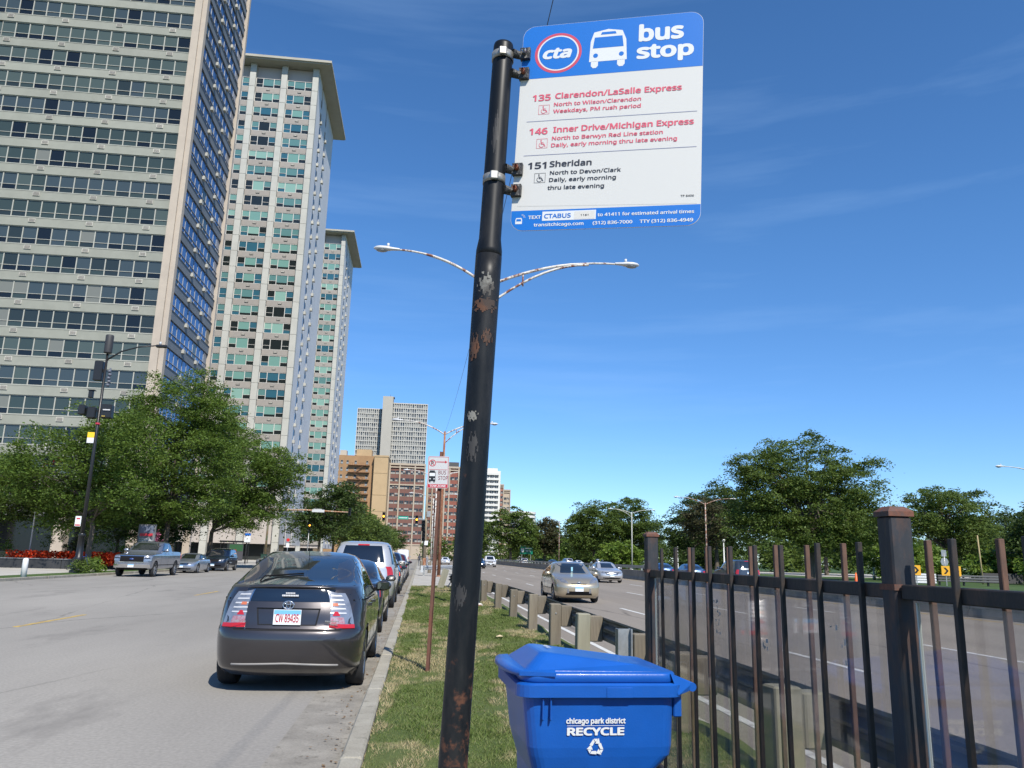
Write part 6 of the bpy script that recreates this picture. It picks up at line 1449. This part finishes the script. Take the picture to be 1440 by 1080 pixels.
# clamps: steel bands round the pole and bolted black lugs on the sign edge
M_band = mat('steel_band', (.36, .355, .33), .4, metal=.6, col2=(.2, .19, .17), vscale=30); M_lug = mat('black_lug', (.035, .034, .034), .5, bump=.4, bscale=80); M_bolt = mat('bolt_rust', (.22, .07, .035), .75); M_bolts = mat('bolt_steel', (.45, .45, .45), .35, metal=.8)
Pi = panel.matrix_local
for zb, (v1, v2), first in ((2.834-.05, (83, 140), True), (2.487-.05, (408, 465), False)):
    b = MB(); c0 = lp(zb); b.lathe([(.0262, -.0105), (.0285, -.0105), (.0285, .0105), (.0262, .0105)], 32, c=c0); o = b.build('clamp_band', M_band, t); 
    q = MB(); q.bbox(c0[0]-.013, c0[0]+.008, -.036, -.026, c0[2]-.012, c0[2]+.012, .003); q.build('band_buckle', M_band, o)
    for v, dz, bm in ((v1, .5, M_bolts if first else M_bolt), (v2, -.5, M_bolt)):
        pc = Pi @ Vector((-SW/2+.010, -.004, SH/2-v/1000)); pl_ = Vector(lp(pc.z))+Vector((.024, -.012, 0))
        q = MB(); q.tube([pl_, pl_.lerp(pc, .5)+Vector((0, .006, 0)), pc+Vector((-.004, .004, 0))], [.012, .0105, .012], 10)
        q.obox(tuple(pc), .026, .016, .030, M4.to_3x3()); lug = q.build('sign_bracket', M_lug, t)
        q = MB(); q.lathe([(.0, -.021), (.0062, -.021), (.0062, -.008)], 6, axis='y', smooth=False); q.lathe([(.0035, -.025), (.0035, -.02)], 8, axis='y'); bo = q.build('bolt', bm, lug); bo.matrix_local = Matrix.Translation(pc) @ M4

# overhead cable
b = MB(); cp = [(1.45+.25*(i/40), 60-70*i/40, 10.9-1.35*4*(i/40)*(1-i/40)+.3*(i/40)) for i in range(41)]
b.tube(cp, .007, 5); tag(b.build('overhead_cable', M_blk), 'thin black overhead cable running from the second lamp towards the camera', 'cable')

# ------------------------------------------------------------------ recycling bin
M_bin = mat('blue_plastic', (.006, .080, .36), .36, var=.10, vscale=1.5, col2=(.02, .105, .37), thr=(.55, .8), bump=.05, bscale=120, coat=.1); M_bind = mat('bin_shadow_plastic', (.006, .05, .25), .5); M_bprint = mat('bin_print_white', (.62, .63, .64), .5)
BX, BY = .787, 3.80
t = thing('recycling_bin', 'blue plastic wheeled recycling bin with white printed side and closed lid beside the fence', 'bin', (BX, BY, .085), math.radians(2.5)); t.scale = (.95, .95, .955)
def rring(x0, x1, y0, y1, r, z, n=5):
    p = []
    for cx, cy, a0 in ((x1-r, y0+r, -PI/2), (x1-r, y1-r, 0), (x0+r, y1-r, PI/2), (x0+r, y0+r, PI)): p += [(cx+r*math.cos(a0+k*PI/2/n), cy+r*math.sin(a0+k*PI/2/n), z) for k in range(n+1)]
    return p
def loft(b, rings, mi=0, cap=True, smooth=False):
    n = len(rings[0]); vs = [p for r in rings for p in r]; fs = [(i*n+k, i*n+(k+1) % n, (i+1)*n+(k+1) % n, (i+1)*n+k) for i in range(len(rings)-1) for k in range(n)]
    if cap: fs += [tuple(reversed(range(n))), tuple(range(len(vs)-n, len(vs)))]
    return b.add(vs, fs, mi, smooth)
b = MB()
loft(b, [rring(-.26, .20, -.24, .24, .05, .05), rring(-.27, .21, -.25, .25, .05, .07), rring(-.29, .27, -.27, .27, .06, .62), rring(-.315, .345, -.29, .29, .06, .70), rring(-.325, .352, -.297, .297, .06, .74), rring(-.355, .36, -.315, .315, .06, .985)])
o_body = b.build('body', M_bin, t)
for x in (-.27, -.235): q = MB(); q.bbox(x, x+.008, -.332, -.30, .86, .955, .003); q.build('rib', M_bin, t)
q = MB(); q.bbox(.36, .40, -.27, -.2, .86, .97, .005); q.bbox(.36, .40, .2, .27, .86, .97, .005); q.build('handle_bracket', M_bin, t)
b = MB(); loft(b, [rring(-.372, .375, -.332, .332, .07, .955), rring(-.385, .39, -.345, .345, .075, .958), rring(-.385, .39, -.345, .345, .075, 1.008), rring(-.375, .38, -.335, .335, .07, 1.014), rring(-.368, .37, -.328, .328, .07, 1.016)])
b.build('rim', M_bin, t)
b = MB(); b.bbox(.02, .14, -.3485, -.344, .957, 1.0, .001); b.build('rim_tab', M_bin, t)
# lid: skirt, flange and raised dome
def rr4(x0, x1, y0, y1, zl, zr, r=.03, n=5): return [(x, y, zl+(zr-zl)*(x-x0)/(x1-x0)) for x, y, z in rring(x0, x1, y0, y1, r, 0, n)]
b = MB(); loft(b, [rring(-.355, .362, -.318, .318, .07, 1.016), rring(-.362, .37, -.324, .324, .075, 1.022), rring(-.362, .37, -.324, .324, .075, 1.050), rring(-.356, .364, -.318, .318, .07, 1.058), rring(-.345, .352, -.306, .306, .065, 1.061)], smooth=True); b.build('lid_edge', M_bin, t)
b = MB(); loft(b, [rr4(-.345, .33, -.298, .298, 1.058, 1.058, .05), rr4(-.342, .325, -.295, .295, 1.066, 1.061, .05), rr4(-.262, .24, -.205, .205, 1.128, 1.077, .045), rr4(-.252, .23, -.196, .196, 1.1325, 1.0795, .04), rr4(-.235, .21, -.18, .18, 1.134, 1.081, .035)], smooth=False)
b.build('lid', M_bin, t)
b = MB()
n_ = 12; vs = []
for i in range(n_+1):
    q = -1+2*i/n_; bow = 1-.25*q*q
    y = .315*q; xo = -.425-.0*bow+.05*abs(q)**3; vs += [(-.335, y*.95, 1.068), (xo, y, 1.064), (xo-.003, y, 1.046), (-.335, y*.95, 1.058)]
b.add(vs, [(i*4+k, i*4+(k+1) % 4, (i+1)*4+(k+1) % 4, (i+1)*4+k) for i in range(n_) for k in range(4)], 0, True)
b.add([(-.43+.055, -.315, 1.064), (-.21, -.336, 1.060), (-.21, -.30, 1.068), (-.335, -.296, 1.070), (-.375, -.315, 1.046), (-.21, -.336, 1.045)], [(0, 1, 2, 3), (4, 5, 1, 0)], 0)
b.build('lid_lip', M_bin, t)
b = MB(); b.add([(.33, -.322, 1.055), (.45, -.27, 1.005), (.45, .27, 1.005), (.33, .322, 1.055), (.36, -.335, .965), (.44, -.27, .975), (.44, .27, .975), (.36, .335, .965)],
    [(0, 1, 2, 3), (4, 5, 1, 0), (7, 3, 2, 6), (5, 6, 2, 1), (4, 7, 6, 5)]); b.build('hinge_cover', M_bin, t)
b = MB(); b.tube([(.452, -.275, .992), (.452, .275, .992)], .02, 12); b.build('handle', M_bin, t)
for y in (-.22, .22): q = MB(); q.lathe([(.0, -.03), (.11, -.03), (.115, 0), (.11, .03), (0, .03)], 20, axis='y'); q.build('wheel', M_tyre, t, (.24, y, .115))
# printing on the side facing the camera (side leans out slightly)
tilt = math.atan((.315-.297)/(.985-.74))
pr = ob('printing', None, t); bpy.data.objects.remove(pr)
def bp(me, name='lettering'): o = ob(name, me, t, (-.02, -.3125, .905)); o.rotation_euler = (tilt, 0, 0); return o
bp(text_mesh('chicago park district', 0, -.062, .0235, .275, M_bprint, .03, align='c', depth=.0015)); bp(text_mesh('RECYCLE', 0, -.112, .034, .265, M_bprint, .045, align='c', depth=.0015))
bp(flat([rc(-.1325, .1325, -.0715, -.0695)], -.0015).mesh('rule', M_bprint), 'rule')
fr = []
for k in range(3):   # three bent arrows
    A_ = 2*PI*k/3
    def R2(x, z): x *= 1.08; z = z*1.08-.004; return (x*math.cos(A_)-z*math.sin(A_), x*math.sin(A_)+z*math.cos(A_)-.162)
    fr += [[R2(-.026, .014), R2(-.014, .008), R2(-.004, .025), R2(-.010, .036)], [R2(-.008, .037), R2(-.002, .026), R2(.003, .026), R2(.009, .037)], [R2(.013, .040), R2(-.002, .0185), R2(.019, .0165)]]
bp(flat(fr, -.0015).mesh('recycling_symbol', M_bprint), 'recycling_symbol')
lt = text_mesh('RECYCLE', 0, 0, .02, .12, M_bprint, .04, align='c', depth=0); o = ob('lettering', lt, t, (-.19, .03, 1.1345)); o.rotation_euler = (-PI/2, 0, -PI/2)

# ------------------------------------------------------------------ iron fence with clear panels
M_iron = rust_mat('rusted_black_iron', (.018, .02, .025), (.075, .036, .022), (.5, .66), 7, .6, (1, 1, .4)); M_irond = rust_mat('black_iron', (.014, .013, .013), (.06, .034, .022), (.5, .66), 8, .6, (1, 1, .4)); M_ironr = rust_mat('brown_rusted_iron', (.12, .062, .04), (.05, .032, .026), (.42, .66), 9, .8, (1, 1, .4))
M_cap = rust_mat('rusted_cap', (.13, .05, .03), (.07, .05, .045), (.45, .6), 14, .8, (1, 1, 1))
FX, FZ = 1.65, .09
t = thing('iron_fence', 'rusty black iron picket fence with clear plastic panels on the right', 'fence', (FX, 2.62, FZ))
def post(y, w_=.041):
    b = MB(); b.bbox(-w_, w_, -w_, w_, -.1, 1.655, .006); o = b.build('post', M_iron, t, (0, y-2.62, 0))
    c = MB(); k = w_+.006; c.box(-k, k, -k, k, 1.655, 1.672); c.add([(-k, -k, 1.672), (k, -k, 1.672), (k, k, 1.672), (-k, k, 1.672), (-k*.55, -k*.55, 1.69), (k*.55, -k*.55, 1.69), (k*.55, k*.55, 1.69), (-k*.55, k*.55, 1.69)], [(0,1,5,4),(1,2,6,5),(2,3,7,6),(3,0,4,7),(4,5,6,7)])
    c.build('post_cap', M_cap, o)
    c = MB(); c.box(-w_-.004, w_+.004, -w_-.004, w_+.004, 1.405, 1.425); c.build('weld_collar', M_cap, o)
for y in (5.60, 2.62, -.36): post(y)
M_acr = bpy.data.materials.new('clear_plastic_panel'); M_acr.use_nodes = True; nt_ = M_acr.node_tree; nt_.nodes.clear()
o_ = nt_.nodes.new('ShaderNodeOutputMaterial'); tr_ = nt_.nodes.new('ShaderNodeBsdfTransparent'); tr_.inputs[0].default_value = (.87, .86, .85, 1)
gl_ = nt_.nodes.new('ShaderNodeBsdfGlossy'); gl_.inputs['Roughness'].default_value = .04; df_ = nt_.nodes.new('ShaderNodeBsdfDiffuse'); df_.inputs[0].default_value = (.45, .46, .48, 1)
lw_ = nt_.nodes.new('ShaderNodeLayerWeight'); lw_.inputs[0].default_value = .5; pw_ = nt_.nodes.new('ShaderNodeMath'); pw_.operation = 'POWER'; pw_.inputs[1].default_value = 4.0; nt_.links.new(lw_.outputs['Facing'], pw_.inputs[0]); fr_ = nt_.nodes.new('ShaderNodeMath'); fr_.operation = 'MULTIPLY_ADD'; fr_.inputs[1].default_value = .6; fr_.inputs[2].default_value = .055; nt_.links.new(pw_.outputs[0], fr_.inputs[0]); m1 = nt_.nodes.new('ShaderNodeMixShader'); m2_ = nt_.nodes.new('ShaderNodeMixShader')
nn_ = nt_.nodes.new('ShaderNodeTexNoise'); nn_.inputs['Scale'].default_value = 2.2; nn_.inputs['Detail'].default_value = 6; mr_ = nt_.nodes.new('ShaderNodeMapRange'); mr_.inputs[1].default_value = .35; mr_.inputs[2].default_value = .8; mr_.inputs[3].default_value = .02; mr_.inputs[4].default_value = .22
tcn_ = nt_.nodes.new('ShaderNodeTexCoord'); nt_.links.new(tcn_.outputs['Object'], nn_.inputs[0]); nt_.links.new(nn_.outputs[0], mr_.inputs[0]); nt_.links.new(mr_.outputs[0], m2_.inputs[0])
nt_.links.new(tr_.outputs[0], m2_.inputs[1]); nt_.links.new(df_.outputs[0], m2_.inputs[2]); nt_.links.new(fr_.outputs[0], m1.inputs[0]); nt_.links.new(m2_.outputs[0], m1.inputs[1]); nt_.links.new(gl_.outputs[0], m1.inputs[2]); nt_.links.new(m1.outputs[0], o_.inputs[0])
M_edge = mat('panel_edge', (.45, .5, .48), .3)
for y0, y1 in ((2.67, 5.55), (-.31, 2.57)):
    b = MB(); b.bbox(-.026, .026, y0, y1, 1.375, 1.425, .004); b.build('rail', M_irond, t, (0, -2.62, 0))
    b = MB(); b.bbox(-.026, .026, y0, y1, .12, .165, .004); b.build('rail', M_irond, t, (0, -2.62, 0))
    b = MB(); b.box(-.003, .003, y0+.04, y1-.05, .19, 1.368, 0); pnl = b.build('clear_panel', M_acr, t, (-.0, -2.62, 0))
    for q_ in (y1-.0495, y0+.034): b = MB(); b.box(-.005, .005, q_, q_+.0055, .19, 1.368, 0); b.build('panel_edge', M_edge, pnl)
    pitch_ = .3058; k = 0
bk = MB(); bk.bbox(-.0095, .0095, -.0095, .0095, -.05, 1.57, .002); dark_p = bk.mesh('picket', M_irond); rust_p = bk.mesh('picket', M_ironr)
for y in [q*.978 for q in (5.34, 5.04, 4.73, 4.43, 4.12, 3.82, 3.51, 3.18, 2.86, 2.33, 2.02, 1.71, 1.40, 1.1, .8, .5, .2)]:
    if abs(y-2.62) < .05 or y < -.2 or y > 5.5: continue
    o = ob('picket', dark_p, t, (-.036, y-2.62, random.uniform(-.003, .003))); o.rotation_euler = (random.uniform(-.003, .003), random.uniform(-.003, .003), 0)
for y in [q*1.022 for q in (5.40, 5.07, 4.78, 4.47, 4.17, 3.87, 3.58, 3.27, 2.97, 2.44, 2.12, 1.82, 1.52, 1.22, .92, .62, .3)]:
    if abs(y-2.62) < .05 or y < -.2 or y > 5.5: continue
    o = ob('picket', rust_p, t, (.036, y-2.62+.0, random.uniform(-.003, .003))); o.rotation_euler = (random.uniform(-.003, .003), random.uniform(-.003, .003), 0)
# torn tape remnants on the clear panel
b = MB(); g = random.Random(4)
for cy, cz, n_, sp in ((4.35, 1.2, 16, .07), (3.75, 1.16, 5, .05), (3.05, 1.2, 5, .06)):
    for k in range(n_):
        y = cy+g.uniform(-sp, sp); z = cz+g.uniform(-sp*1.6, sp*1.2); a = g.uniform(.004, .014); h = g.uniform(.004, .02)
        b.add([(-.0045, y-a, z), (-.0045, y+a, z+g.uniform(-.01, .01)), (-.0045, y+a*.6, z+h), (-.0045, y-a*.8, z+h)], [(0, 1, 2, 3)])
b.build('tape_remnants', mat('old_tape', (.42, .4, .38), .5), t, (0, -2.62, 0))
# litter on the verge
for i, (x, y, c, lb) in enumerate([(1.55, 15.2, (.5, .4, .25), 'crumpled tan leaf or wrapper on the grass before the guard rail posts'), (-.9, 12.6, (.6, .62, .64), 'flat white paper scrap lying in the gutter beside the gunmetal hatchback')]):
    b = MB(); b.add([(-.07, -.05, .01), (.06, -.04, .015), (.08, .05, .01), (0, .07, .03), (-.06, .05, .012), (0, 0, .04)], [(0, 1, 5), (1, 2, 5), (2, 3, 5), (3, 4, 5), (4, 0, 5)]); tag(b.build('paper_scrap', mat('scrap_%d' % i, c, .8), None, (x, y, .13 if i == 0 else .012)), lb, 'litter')
